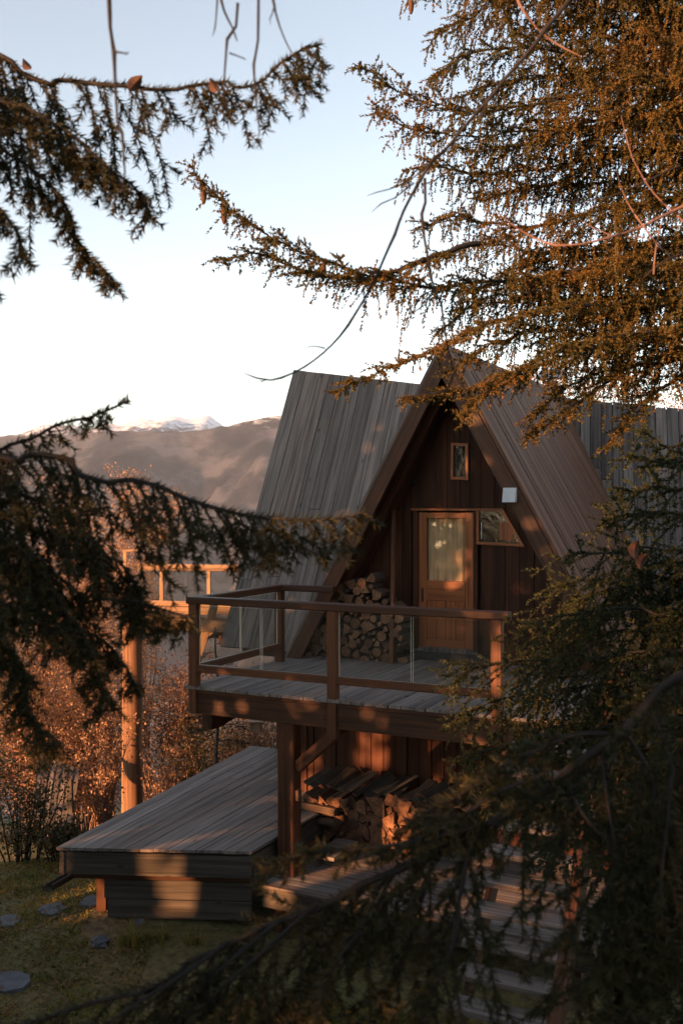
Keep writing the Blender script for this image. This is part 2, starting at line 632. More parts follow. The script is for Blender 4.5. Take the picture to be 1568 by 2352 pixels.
# the valley floor joins the near hillside to the foot of the slopes
vv, ff = [], []
for j, (yy, zz) in enumerate([(30, -16), (70, -36), (200, -110), (500, -250), (1000, -420), (2000, -440)]):
    for i in range(9):
        vv.append(((i - 4) * (20 + yy * .42), yy, zz - 2))
ff = [(j * 9 + i, j * 9 + i + 1, (j + 1) * 9 + i + 1, (j + 1) * 9 + i) for j in range(5) for i in range(8)]
tag(obj('terrain', mesh('terrain', vv, ff, mountain_mat('valley_woods', 4000, 4100, (.07, .065, .045)), smooth=True)), 'wooded valley side below the cabin', kind='structure')


# haze: one closed box of thin air round everything
def build_haze():
    x0, x1, y0, y1, z0, z1 = -5200, 5200, -80, 5400, -520, 640
    vs = [(x, y, z) for z in (z0, z1) for y in (y0, y1) for x in (x0, x1)]
    fs = [(0, 2, 3, 1), (4, 5, 7, 6), (0, 1, 5, 4), (2, 6, 7, 3), (0, 4, 6, 2), (1, 3, 7, 5)]
    m = bpy.data.materials.new('thin_haze')
    m.use_nodes = True
    N, L = m.node_tree.nodes, m.node_tree.links
    N.clear()
    o = N.new('ShaderNodeOutputMaterial')
    pv = N.new('ShaderNodeVolumePrincipled')
    pv.inputs['Color'].default_value = (.82, .89, 1.0, 1)
    pv.inputs['Density'].default_value = HAZE
    pv.inputs['Anisotropy'].default_value = .2
    L.new(pv.outputs[0], o.inputs['Volume'])
    h = obj('haze', mesh('haze', vs, fs, m))
    tag(h, 'thin evening haze in the valley air', kind='stuff')


HAZE = 0.000085
build_haze()
# ------------------------------------------------------------------ the cabin
rng = random.Random(7)
UC, HALF, ZB, ZA = -4.255, 2.155, -2.0, 1.93       # gable: centre, half width, floor and ridge heights
VF, VW = 11.41, 12.17                              # front edge of the roof, gable wall
SL = (ZA - ZB) / HALF
cabin = thing('cabin', 'steep A-frame timber cabin with weathered plank roofs and dark gable', 'cabin', H(UC, VW, ZB))


def gable_half(z):
    return (ZA - z) / SL


# gable roof: narrow boards from ridge to eave, both slopes
NR = {s: (V((0, 0, 1)) * HALF + UD * s * (ZA - ZB)).normalized() for s in (1, -1)}
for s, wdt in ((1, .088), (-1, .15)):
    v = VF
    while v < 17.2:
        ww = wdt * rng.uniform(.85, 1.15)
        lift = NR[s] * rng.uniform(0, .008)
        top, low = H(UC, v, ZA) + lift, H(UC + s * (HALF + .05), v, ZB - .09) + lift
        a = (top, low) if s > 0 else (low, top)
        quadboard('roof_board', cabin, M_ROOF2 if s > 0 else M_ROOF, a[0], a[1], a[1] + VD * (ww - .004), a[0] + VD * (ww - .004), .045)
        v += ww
for s in (1, -1):                                   # sheathing under the boards
    n = NR[s] * -.05
    poly = [H(UC, VF + .04, ZA) + n, H(UC + s * HALF, VF + .04, ZB) + n, H(UC + s * HALF, 17.1, ZB) + n, H(UC, 17.1, ZA) + n]
    prism('roof_soffit', cabin, M_WALL, poly, NR[s] * -.05)
    # barge board on the front edge and the rafter behind it
    for nm, vv_, dep, drop, mt in (('barge_board', VF - .03, .04, .13, M_BROWN), ('rafter', VF + .30, .10, .15, M_BROWN), ('rafter', VW - .13, .12, .13, M_BROWN)):
        o1, o2 = NR[s] * -(.005 if nm == 'barge_board' else .105), NR[s] * -(drop + .05)
        a0, a1 = H(UC, vv_, ZA), H(UC + s * HALF, vv_, ZB)
        k = (ZA - ZB) * .0
        top_in = H(UC, vv_, ZA - (drop + .05) / math.cos(math.atan(SL)))
        top_out = H(UC, vv_, ZA - (.0 if nm == 'barge_board' else .105) / math.cos(math.atan(SL)))
        bot_in = H(UC + s * (HALF - (drop + .05) / math.sin(math.atan(SL))), vv_, ZB)
        bot_out = H(UC + s * (HALF - (.0 if nm == 'barge_board' else .105) / math.sin(math.atan(SL))), vv_, ZB)
        prism(nm, cabin, mt, [top_out, bot_out, bot_in, top_in], VD * dep)

# doors and windows of the gable wall, measured on its plane
def wall_uz(x, y, v=VW):
    u, _, z = uvz(on_v(x, y, v))
    return u, z


du0, dz1 = wall_uz(963, 1177)
du1, _ = wall_uz(1088, 1177)
DOOR_TOP = dz1 + .03
# gable wall of vertical boards
u = UC - HALF
while u < UC + HALF:
    ww = rng.uniform(.13, .19)
    u0, u1 = u, min(u + ww - .006, UC + HALF)
    z0 = ZB
    if u1 > du0 - .05 and u0 < du1 + .05:
        z0 = DOOR_TOP + .02
    t0 = ZA - abs(u0 - UC) * SL - .18
    t1 = ZA - abs(u1 - UC) * SL - .18
    if min(t0, t1) > z0 + .02:
        dv = rng.choice((0, 0, .012))
        quadboard('wall_board', cabin, M_WALL, H(u0, VW + dv, z0), H(u0, VW + dv, t0), H(u1, VW + dv, t1), H(u1, VW + dv, z0), .03)
    u += ww
prism('wall_backing', cabin, M_WALL, [H(UC - HALF + .1, VW + .06, ZB), H(du0 - .06, VW + .06, ZB), H(du0 - .06, VW + .06, DOOR_TOP), H(du1 + .06, VW + .06, DOOR_TOP),
                                     H(du1 + .06, VW + .06, ZB), H(UC + HALF - .1, VW + .06, ZB), H(UC, VW + .06, ZA - .2)], VD * .05)
prism('back_wall', cabin, M_WALL, [H(UC - HALF, 17.0, ZB), H(UC + HALF, 17.0, ZB), H(UC, 17.0, ZA)], VD * .1)
prism('floor_slab', cabin, M_WALL, [H(UC - HALF, VW + .05, ZB - .03), H(UC + HALF, VW + .05, ZB - .03), H(UC + HALF, 17, ZB - .03), H(UC - HALF, 17, ZB - .03)], ZD * -.2)


def wbox(name, parent, mat, u0, u1, z0, z1, v0, v1, ch=.004):
    """box aligned with the cabin, grain along its longer side"""
    if (z1 - z0) >= (u1 - u0):
        return bar(name, parent, mat, H((u0 + u1) / 2, (v0 + v1) / 2, z0), H((u0 + u1) / 2, (v0 + v1) / 2, z1), u1 - u0, v1 - v0, UD, ch)
    return bar(name, parent, mat, H(u0, (v0 + v1) / 2, (z0 + z1) / 2), H(u1, (v0 + v1) / 2, (z0 + z1) / 2), v1 - v0, z1 - z0, VD, ch)


# door
DB = ZB + .10
door = wbox('door', cabin, M_DOOR, du0, du0 + .11, DB, dz1, VW - .03, VW + .015)
wbox('door_stile', door, M_DOOR, du1 - .11, du1, DB, dz1, VW - .03, VW + .015)
zg1, zg0 = wall_uz(1020, 1190)[1], wall_uz(1020, 1334)[1]
zm = wall_uz(1020, 1362)[1]
wbox('door_rail', door, M_DOOR, du0 + .112, du1 - .112, zg1, dz1, VW - .028, VW + .013)
wbox('door_rail', door, M_DOOR, du0 + .112, du1 - .112, zm - .10, zg0, VW - .028, VW + .013)
wbox('door_rail', door, M_DOOR, du0 + .112, du1 - .112, DB, DB + .15, VW - .028, VW + .013)
nb = 4
for i in range(nb):
    a = du0 + .114 + (du1 - du0 - .228) * i / nb
    wbox('door_panel_board', door, M_DOOR, a, a + (du1 - du0 - .228) / nb - .004, DB + .152, zm - .102, VW - .012, VW + .008)
wbox('pane', door, M_PANE, du0 + .10, du1 - .10, zg0 - .005, zg1 + .005, VW - .006, VW - .001, .001)
wbox('handle', door, M_BLACK, du0 + .045, du0 + .065, zm - .12, zm + .06, VW - .06, VW - .031)
wbox('door_jamb', cabin, M_WALL, du0 - .075, du0 - .006, ZB, dz1 + .02, VW - .045, VW + .03)
wbox('door_jamb', cabin, M_WALL, du1 + .006, du1 + .06, ZB, dz1 + .02, VW - .045, VW + .03)
wbox('door_lintel', cabin, M_DOOR, du0 - .10, du1 + .06, dz1 + .022, dz1 + .055, VW - .06, VW + .03)
wbox('door_step', cabin, M_BLACK, du0 - .15, du1 + .2, ZB + .004, ZB + .095, VW - .16, VW + .03)
# curtain behind the pane: a pleated sheet with thickness
cw, ch_, nfold = du1 - du0 - .20, zg1 - zg0 + .08, 60
cv, cf = [], []
for k in (0, .004):
    for i in range(nfold + 1):
        t = i / nfold
        dep = .025 * math.sin(t * 21) + .012 * math.sin(t * 47 + 1) + k
        for z in (zg0 - .04, zg1 + .04):
            cv.append(H(du0 + .10 + cw * t, VW + .05 + dep, z))
for i in range(nfold):
    cf += [(2 * i, 2 * i + 2, 2 * i + 3, 2 * i + 1), (2 * (nfold + 1 + i) + 1, 2 * (nfold + 2 + i) + 1, 2 * (nfold + 2 + i), 2 * (nfold + 1 + i))]
obj('curtain', mesh('curtain', cv, cf, M_CURTAIN, smooth=True), door)


def window(poly_px, fw, label=None):
    """window given by its outline in frame pixels on the gable wall: frame boards, dark pane"""
    pts = [wall_uz(x, y) for x, y in poly_px]
    n = len(pts)
    cu, cz = sum(p[0] for p in pts) / n, sum(p[1] for p in pts) / n
    inn = []
    for i in range(n):                               # offset inwards
        p, a, b = pts[i], pts[i - 1], pts[(i + 1) % n]
        d1 = V((p[0] - a[0], p[1] - a[1])).normalized()
        d2 = V((b[0] - p[0], b[1] - p[1])).normalized()
        n1, n2 = V((-d1.y, d1.x)), V((-d2.y, d2.x))
        if n1.dot(V((cu - p[0], cz - p[1]))) < 0: n1 = -n1
        if n2.dot(V((cu - p[0], cz - p[1]))) < 0: n2 = -n2
        q = (n1 + n2) / (1 + n1.dot(n2))
        inn.append((p[0] + q.x * fw, p[1] + q.y * fw))
    root = obj('window', mesh('window', *pane_solid(inn), M_DARKPANE), cabin)
    for i in range(n):
        j = (i + 1) % n
        quad = [H(*((pts[i][0], VW - .05, pts[i][1]))), H(pts[j][0], VW - .05, pts[j][1]), H(inn[j][0], VW - .05, inn[j][1]), H(inn[i][0], VW - .05, inn[i][1])]
        y = (quad[1] - quad[0]).normalized()
        m = frame(quad[0], y.cross(VD) * -1, y, VD)
        mi = m.inverted()
        vs = [mi @ q for q in quad] + [mi @ (q + VD * .055) for q in quad]
        fs = [(0, 1, 2, 3), (7, 6, 5, 4)] + [(a, a + 4, (a + 1) % 4 + 4, (a + 1) % 4) for a in range(4)]
        obj('frame', mesh('frame', vs, fs, M_DOOR), root, m)
    return root


def pane_solid(inn):
    n = len(inn)
    vs = [H(a, VW - .02, b) for a, b in inn] + [H(a, VW - .005, b) for a, b in inn]
    fs = [tuple(range(n)), tuple(range(2 * n - 1, n - 1, -1))] + [(i, i + n, (i + 1) % n + n, (i + 1) % n) for i in range(n)]
    return vs, fs


w_side = window([(1096, 1168), (1156, 1168), (1207, 1256), (1096, 1250)], .035)
window([(1038, 1017), (1077, 1019), (1077, 1103), (1037, 1101)], .035)
# on the side window: a strip of metal, a thin panel laid on as a reflection
a = on_v(1107, 1240, VW - .03)
bar('sill_hook', w_side, M_METAL, on_v(1105, 1200, VW - .026), on_v(1105, 1238, VW - .026), .010, .008, UD)
quadboard('reflected_shutter', w_side, M_DOOR, on_v(1146, 1240, VW - .024), on_v(1146, 1200, VW - .024), on_v(1172, 1201, VW - .024), on_v(1180, 1243, VW - .024), .003)
# stained lower wall under the balcony
VL, UL = 10.95, -5.93
u = UL
while u < -2.0:
    ww = rng.uniform(.15, .165)
    dv = rng.choice((0, .006, .01))
    quadboard('lower_wall_board', cabin, M_LOWWALL, H(u, VL + dv, -4.0), H(u, VL + dv, -2.36), H(u + ww - .009, VL + dv, -2.36), H(u + ww - .009, VL + dv, -4.0), .03)
    u += ww
prism('foundation', cabin, M_WALL, [H(UL + .02, VL + .05, -4.6), H(-2.0, VL + .05, -4.6), H(-2.0, VL + .05, -2.36), H(UL + .02, VL + .05, -2.36)], VD * 5.8)
wbox('corner_board', cabin, M_LOWWALL, UL - .03, UL + .06, -4.0, -2.36, VL - .02, VL - .002)
# the dark doorway behind the corner
prism('cellar_wall', cabin, M_WALL, [H(-7.35, 12.75, -4.4), H(UL + .01, 12.75, -4.4), H(UL + .01, 12.75, -2.05), H(-7.35, 12.75, -2.05)], VD * .1)
wbox('cellar_window_frame', cabin, M_BROWN, -6.52, -6.46, -3.55, -2.25, 12.68, 12.74)
wbox('cellar_window_pane', cabin, M_DARKPANE, -6.455, -6.0, -3.55, -2.25, 12.70, 12.74)

# left wing roof
bu, bv, _ = uvz(P(508, 1480, 14.3))
RISE = .5167


def left_pt(u, z):
    return H(u, bv + (z + 2.0) * RISE, z)


n_l = (-VD + V((0, 0, RISE))).normalized()
n_l = (ZD * RISE - VD).normalized()
p_l = left_pt(bu, -2.0)
tl, tr = on_plane(675, 850, n_l, p_l), on_plane(945, 880, n_l, p_l)
tlu, trU = uvz(tl)[0], uvz(tr)[0]


def left_top(u):
    return tl.z + (tr.z - tl.z) * (u - tlu) / (trU - tlu)


u = tlu
while u < UC + .2:
    ww = rng.uniform(.16, .25)
    cuts = [-2.02 - rng.uniform(0, .015)] + sorted(rng.uniform(-1.6, 1.9) for _ in range(rng.choice((0, 1, 1, 1))))
    lift = rng.uniform(0, .005)
    for k, z0 in enumerate(cuts):
        za = cuts[k + 1] - .006 if k + 1 < len(cuts) else None
        e = n_l * (lift + k * .004)
        quadboard('wing_roof_board', cabin, M_ROOF, left_pt(u, z0) + e, left_pt(u, za if za else left_top(u)) + e,
                  left_pt(u + ww - .008, za if za else left_top(u + ww)) + e, left_pt(u + ww - .008, z0) + e, .03)
    u += ww
e = n_l * -.035
prism('wing_roof_sheathing', cabin, M_FASCIA, [left_pt(tlu + .02, -1.99) + e, left_pt(UC, -1.99) + e, left_pt(UC, left_top(UC) - .02) + e, left_pt(tlu + .02, left_top(tlu) - .02) + e], n_l * -.12)
bk = [left_pt(tlu + .02, left_top(tlu) - .03), left_pt(UC, left_top(UC) - .03)]
prism('wing_roof_back', cabin, M_FASCIA, [bk[0], bk[1], bk[1] + VD * 2.2 + ZD * (-2 - bk[1].z), bk[0] + VD * 2.2 + ZD * (-2 - bk[0].z)], VD * .1)
prism('wing_end_wall', cabin, M_WALL, [left_pt(tlu + .5, -2.0) + VD * .25, left_pt(tlu + .5, left_top(tlu) - .4) + VD * .05, H(tlu + .5, bv + 4.1, -2.0)], UD * .06)
prism('wing_base', cabin, M_FASCIA, [H(tlu + .3, bv + .12, -2.03), H(UC, bv + .12, -2.03), H(UC, bv + .12, -2.14), H(tlu + .3, bv + .12, -2.14)], VD * .12)

# right wing roof
pa, pb = V((3.87, 16.6, 1.22)), V((4.43, 15.51, -.577))
DN, WN = V((.2554, .967, 0)), V((.967, -.2554, 0))
RISE2 = .506
c0 = DN.dot(pa)


def right_pt(wc, z):
    return DN * (c0 + RISE2 * (z - 1.22)) + WN * wc + ZD * z


n_r = (ZD * RISE2 - DN).normalized()
p_r = right_pt(0, 1.22)
r1, r2 = on_plane(1350, 920, n_r, p_r), on_plane(1568, 940, n_r, p_r)
w1, w2 = WN.dot(r1), WN.dot(r2)


def right_top(wc):
    return r1.z + (r2.z - r1.z) * (wc - w1) / (w2 - w1)


wc = -2.4
while wc < 5.6:
    ww = rng.uniform(.155, .185)
    lift = rng.uniform(0, .012)
    jag = rng.uniform(-.015, .02)
    z_mid = rng.uniform(-.4, .9)
    e = n_r * lift
    quadboard('wing_roof_board', cabin, M_ROOF, right_pt(wc, -2.05) + e, right_pt(wc, z_mid) + e, right_pt(wc + ww - .011, z_mid) + e, right_pt(wc + ww - .011, -2.05) + e, .03)
    e = n_r * (lift + .006)
    quadboard('wing_roof_board', cabin, M_ROOF, right_pt(wc, z_mid + .006) + e, right_pt(wc, right_top(wc) + jag) + e,
              right_pt(wc + ww - .011, right_top(wc + ww) + jag) + e, right_pt(wc + ww - .011, z_mid + .006) + e, .03)
    wc += ww
e = n_r * -.035
prism('wing_roof_sheathing', cabin, M_FASCIA, [right_pt(-2.3, -2) + e, right_pt(5.5, -2) + e, right_pt(5.5, right_top(5.5) - .03) + e, right_pt(-2.3, right_top(-2.3) - .03) + e], n_r * -.12)
k1, k2 = right_pt(-2.3, right_top(-2.3) - .04), right_pt(5.5, right_top(5.5) - .04)
prism('wing_roof_back', cabin, M_FASCIA, [k1, k2, k2 + DN * 2 + ZD * (-2 - k2.z), k1 + DN * 2 + ZD * (-2 - k1.z)], DN * .1)

# chimney
cp = P(1266, 893, 17.8)
chim = bar('chimney', cabin, M_BRICK, cp - ZD * 1.6, cp + ZD * .02, .30, .30, UD, .01)
bar('chimney_pipe', chim, M_BRICK, cp + ZD * .02, cp + ZD * .14, .2, .2, UD, .01)
hood = cp + ZD * .17
prism('chimney_hood', chim, M_METAL, [hood + UD * -.24 + VD * -.2, hood + UD * .24 + VD * -.2, hood + UD * .16 + VD * -.1 + ZD * .17, hood + UD * -.16 + VD * -.1 + ZD * .17], VD * .3)

# fittings on the gable
lamp = tag(obj('wall_lamp', *(lambda p: (mesh('wall_lamp', [p + UD * a * .075 + VD * (-.10 if (b < 0) else -.05) * (0 if c else 1) + ZD * b * .085 for c in (0, 1) for b in (-1, 1) for a in (-1, 1)],
     [(0, 1, 3, 2), (5, 4, 6, 7), (1, 0, 4, 5), (2, 3, 7, 6), (0, 2, 6, 4), (3, 1, 5, 7)], M_WHITE),))(on_v(1172, 1137, VF - .035))),
     'small white wedge-shaped lamp box on the right bargeboard of the gable', 'wall lamp')
sc = on_v(945, 1107, VW - .06)
camr = thing('security_camera', 'small black camera high on the dark gable wall', 'camera', sc)
bar('camera_body', camr, M_BLACK, sc - VD * .06 - UD * .03, sc + VD * .05 + UD * .03, .07, .07, ZD, .015)
bar('mount', camr, M_BLACK, sc + ZD * .01, sc + VD * .06 + ZD * .05, .03, .03, UD)
tag(bar('wooden_peg', None, M_DOOR, on_v(918, 1154, VW - .08), on_v(926, 1134, VW - .05), .03, .03, UD), 'short reddish wooden peg sticking out of the gable wall', 'peg')

# ------------------------------------------------------------------ the balcony
BU0, BU1, BV0 = -6.43, -2.35, 9.13
bal = thing('balcony', 'timber balcony with glass balustrade in front of the gable', 'balcony', H(-4.4, 10.5, -2.0))
u = BU0
BP = []
while u < BU1:
    ww = rng.uniform(.128, .142)
    BP.append(bar('deck_board', bal, M_DECK, H(u + ww / 2, BV0 + rng.uniform(-.012, .012), -2.016 + rng.uniform(-.002, .002)), H(u + ww / 2, VW - .05, -2.016), ww - .010, .032, UD, .003))
    u += ww
wbox('edge_board', bal, M_BROWN, BU0 + .02, BU1, -2.075, -2.036, BV0 + .03, BV0 + .07)
wbox('front_beam', bal, M_BROWN, BU0 + .12, BU1 + .1, -2.31, -2.078, BV0 + .05, BV0 + .17)
wbox('wall_beam', bal, M_BROWN, BU0 + .12, BU1 + .1, -2.31, -2.078, 10.80, 10.92)
for uu in (BU0 + .2, -5.0, -3.7, BU1 - .05):
    bar('joist', bal, M_BROWN, H(uu, BV0 + .18, -2.19), H(uu, 11.3, -2.19), .12, .20, UD)
# curved bracket under the front left corner
bu_ = BU0 + .48
prof = [(9.28, -2.32), (9.28, -2.50), (9.45, -2.50), (9.75, -2.46), (10.0, -2.40), (10.15, -2.32)]
prism('bracket', bal, M_BROWN, [H(bu_ - .35, a, b) for a, b in prof], UD * .12)
prism('bracket', bal, M_BROWN, [H(bu_ + 3.1, a, b) for a, b in prof], UD * .12)
PV = BV0 + .06
# newel posts: on the front they pass down over the beam
for uu, zb_, v_ in ((BU0 + .09, -2.30, PV - .005), (-4.62, -2.40, PV - .005), (BU1 - .52, -2.30, PV - .005), (BU0 + .09, -2.0, 11.08)):
    bar('post', bal, M_POST if v_ < 10 else M_POST, H(uu, v_, zb_), H(uu, v_, -1.095), .105, .10, UD, .008)
UP = [BU0 + .09, -4.62, BU1 - .52]
wbox('top_rail', bal, M_BROWN, BU0 + .02, UP[2] + .12, -1.093, -1.015, PV - .07, PV + .06, .01)
bar('top_rail', bal, M_BROWN, H(UP[0], PV + .062, -1.054), H(UP[0], 11.12, -1.054), .12, .078, UD, .01)
wbox('top_rail', bal, M_BROWN, UP[0] + .062, UP[0] + .78, -1.093, -1.015, 11.03, 11.12, .01)
for i in range(2):
    wbox('bottom_rail', bal, M_POST, UP[i] + .055, UP[i + 1] - .055, -1.845, -1.765, PV - .045, PV + .045, .008)
bar('bottom_rail', bal, M_POST, H(UP[0], PV + .06, -1.805), H(UP[0], 11.02, -1.805), .09, .08, UD, .008)


def glass_panel(parent, a, b, z0, z1, t=.012):
    """pane from a to b (plan points), with bright ground edges"""
    d = (b - a).normalized()
    g = bar('glass_panel', parent, M_GLASS, a + ZD * z0, a + ZD * z1, .001, .001, d) if False else None
    nrm = d.cross(ZD)
    L_ = (b - a).length
    vs, fs = [], []
    m = frame(a + ZD * z0, d, nrm, ZD)
    hh = z1 - z0
    x0, x1, q0, q1 = .0, L_, 0.0, hh
    vs = [(x0, 0, q0), (x1, 0, q0), (x1, 0, q1), (x0, 0, q1)]
    vs = vs + [(p, t, r_) for p, _, r_ in vs]
    fs = [(0, 1, 2, 3), (7, 6, 5, 4), (0, 4, 5, 1), (1, 5, 6, 2), (2, 6, 7, 3), (3, 7, 4, 0)]
    return obj('glass_panel', mesh('glass_panel', vs, fs, [M_GLASS, M_EDGE], [0, 0, 1, 1, 1, 1]), parent, m)


for i in range(2):
    a, b = UP[i] + .07, UP[i + 1] - .07
    mid = (a + b) / 2
    glass_panel(bal, H(a, PV, 0), H(mid - .012, PV, 0), -1.763, -1.11)
    glass_panel(bal, H(mid + .012, PV, 0), H(b, PV, 0), -1.763, -1.11)
v0_, v1_ = PV + .07, 11.0
vm = (v0_ + v1_) / 2
glass_panel(bal, H(UP[0], v0_, 0), H(UP[0], vm - .012, 0), -1.763, -1.11)
glass_panel(bal, H(UP[0], vm + .012, 0), H(UP[0], v1_, 0), -1.763, -1.11)
# supporting post and brace
pu, pv = -5.22, BV0 + .20
bar('support_post', bal, M_POST, H(pu, pv, -4.02), H(pu, pv, -2.312), .20, .18, UD, .012)
bar('brace', bal, M_POST, H(pu + .10, pv, -2.80), H(pu + .62, pv, -2.33), .11, .12, VD, .008)
bar('switch_box', bal, M_END, H(pu + .12, pv - .02, -3.14), H(pu + .12, pv - .02, -3.03), .04, .08, UD, .004)
# leaning stick with a yellow float in front of the wood stack
st_a, st_b = on_v(899, 1527, 11.55), on_v(905, 1170, 11.95)
stick = thing('leaning_pole', 'thin upright pole before the wood stack with a yellow tip hanging on it', 'pole', st_a)
bar('pole', stick, M_POST, st_a, st_b, .055, .05, UD, .006)
bar('yellow_float', stick, M_YELLOW, st_b + ZD * -.40 - VD * .035, st_b + ZD * -.20 - VD * .035, .025, .025, UD, .006)
bar('hook', stick, M_METAL, st_b + ZD * -.19 - VD * .035, st_b + ZD * -.12 - VD * .035, .008, .008, UD, .001)

# ------------------------------------------------------------------ the lower deck, terrace and stairs
ZD1 = -3.6
deck = thing('low_deck', 'grey plank deck beside the cabin with a thick board front', 'deck', V((-2, 11, ZD1)))
FL, FR = V((-2.97, 10.395, ZD1)), H(-5.36, 8.80, ZD1)
BL_, BR_ = V((-1.34, 14.78, ZD1)), H(-5.30, 12.72, ZD1)
nb = 14
for i in range(nb):
    t0, t1 = i / nb, (i + 1) / nb - .0035
    a0, a1 = FL.lerp(FR, t0), BL_.lerp(BR_, t0)
    b0, b1 = FL.lerp(FR, t1), BL_.lerp(BR_, t1)
    if uvz(b1)[0] > UL - .04:                        # stops at the stained wall
        k = (VL - .04 - uvz(a0)[1]) / (uvz(a1)[1] - uvz(a0)[1])
        a1, b1 = a0.lerp(a1, k), b0.lerp(b1, k)
    dz = ZD * rng.uniform(-.003, .003)
    f = (a0 - a1).normalized() * rng.uniform(0, .012)
    k = rng.uniform(.3, .7)
    quadboard('deck_board', deck, M_DECK, b0 + f + dz, b0.lerp(b1, k) + dz, a0.lerp(a1, k) + dz, a0 + f + dz, .03)
    quadboard('deck_board', deck, M_DECK, b0.lerp(b1, k + .001) + dz, b1 + dz, a1 + dz, a0.lerp(a1, k + .001) + dz, .03)
fd = (FR - FL).normalized()
back = V((-fd.y, fd.x, 0))
fo = back * .03


def hboard(name, mat, x0, x1, z0, z1, off, th=.045, base=FL, d=fd, parent=deck):
    a, b = base + d * x0, base + d * x1
    nrm = V((-d.y, d.x, 0))
    return bar(name, parent, mat, a + nrm * off + ZD * (z0 - ZD1 + (z1 - z0) / 2), b + nrm * off + ZD * (z0 - ZD1 + (z1 - z0) / 2), th, z1 - z0, nrm, .006)


LW = (FR - FL).length
hboard('fascia_board', M_FASCIA, .02, LW - .01, ZD1 - .265, ZD1 - .032, .05)
hboard('joist_end_board', M_BROWN, .15, LW - .03, ZD1 - .33, ZD1 - .268, .12)
hboard('skirt_board', M_FASCIA, .46, LW - .03, ZD1 - .55, ZD1 - .335, .17)
hboard('skirt_board', M_FASCIA, .50, LW - .03, ZD1 - .75, ZD1 - .555, .16)
for x0 in (.62, 1.6):
    c = FL + fd * x0 + back * .3
    bar('leg', deck, M_FASCIA, V((c.x, c.y, -4.6)), V((c.x, c.y, ZD1 - .34)), .11, .11, fd)
sd = (BR_ - FR).normalized()
hboard('fascia_board', M_FASCIA, .05, 2.2, ZD1 - .265, ZD1 - .032, .04, .04, FR, sd)
ld = (BL_ - FL).normalized()
hboard('fascia_board', M_FASCIA, .03, 4.7, ZD1 - .265, ZD1 - .032, -.05, .04, FL, ld)
for y_ in (.5, 1.6, 2.7, 3.8):
    bar('joist', deck, M_FASCIA, FL.lerp(BL_, y_ / 4.7) + ZD * -.14 + fd * .1, FR.lerp(BR_, y_ / 4.7) + ZD * -.14 - fd * .1, .08, .18, ld)
    c = FL.lerp(BL_, y_ / 4.7) + fd * .2
    bar('leg', deck, M_BROWN, V((c.x, c.y, -6.2)), V((c.x, c.y, ZD1 - .24)), .11, .11, fd)
g0, g1 = P(158, 2008, 10.9), P(98, 2042, 10.6)
gut = thing('wooden_gutter', 'narrow wooden gutter trough sloping out from under the deck', 'gutter', g1)
bar('trough_side', gut, M_FASCIA, g0, g1, .02, .07, UD)
bar('trough_side', gut, M_FASCIA, g0 + V((.09, .04, 0)), g1 + V((.09, .04, 0)), .02, .07, UD)
bar('trough_bottom', gut, M_FASCIA, g0 + V((.045, .02, -.03)), g1 + V((.045, .02, -.03)), .07, .015, UD)

ZT = -3.95
ter = thing('terrace', 'plank terrace below the balcony in front of the stacked firewood', 'terrace', H(-4, 9.8, ZT))
v = 8.92
while v < VL - .05:
    wbox('terrace_board', ter, M_DECK, -5.33, -1.9, ZT - .035 + rng.uniform(-.003, .003), ZT, v, v + .135, .004)
    v += .142
wbox('edge_beam', ter, M_FASCIA, -5.33, -1.9, ZT - .24, ZT - .037, 8.95, 9.02)
for uu in (-5.2, -3.6, -2.1):
    bar('leg', ter, M_BROWN, H(uu, 9.1, -5.0), H(uu, 9.1, ZT - .04), .12, .12, UD)
wbox('low_step', ter, M_DECK, -5.08, -4.82, ZT + .10, ZT + .14, 9.6, 10.2)
wbox('step_side', ter, M_FASCIA, -5.06, -5.03, ZT + .002, ZT + .098, 9.62, 10.18)

stairs = thing('staircase', 'open timber staircase climbing to the right end of the balcony', 'stairs', H(-2.2, 7.5, -5))
SU0, SU1 = -2.66, -1.90
z, v = -2.19, BV0 - .10
while z > -5.3:
    wbox('tread', stairs, M_DECK, SU0, SU1, z - .045, z, v - .24, v, .005)
    z -= .185
    v -= .175
for uu, nm in ((SU0 + .05, 'stringer'), (SU1 + .03, 'stringer')):
    bar(nm, stairs, M_BROWN, H(uu, BV0 + .1, -2.25), H(uu, 6.35, -5.16), .045, .20, UD, .006)
# handrail on the right of the stairs
for zf, vv_ in ((-4.95, 6.85), (-3.15, 8.6)):
    bar('rail_post', stairs, M_POST, H(SU1 + .10, vv_, zf), H(SU1 + .10, vv_, zf + 1.02), .09, .08, UD, .008)
bar('handrail', stairs, M_POST, H(SU1 + .10, 6.65, -4.18), H(SU1 + .10, BV0 - .02, -1.60), .09, .07, UD, .008)

# ------------------------------------------------------------------ second balcony, far left
b2 = thing('far_balcony', 'sunlit honey-coloured balcony on a tall pole behind the left roof', 'balcony', P(430, 1430, 16.8))


def q2(x, y, d=16.8):
    return P(x, y, d)


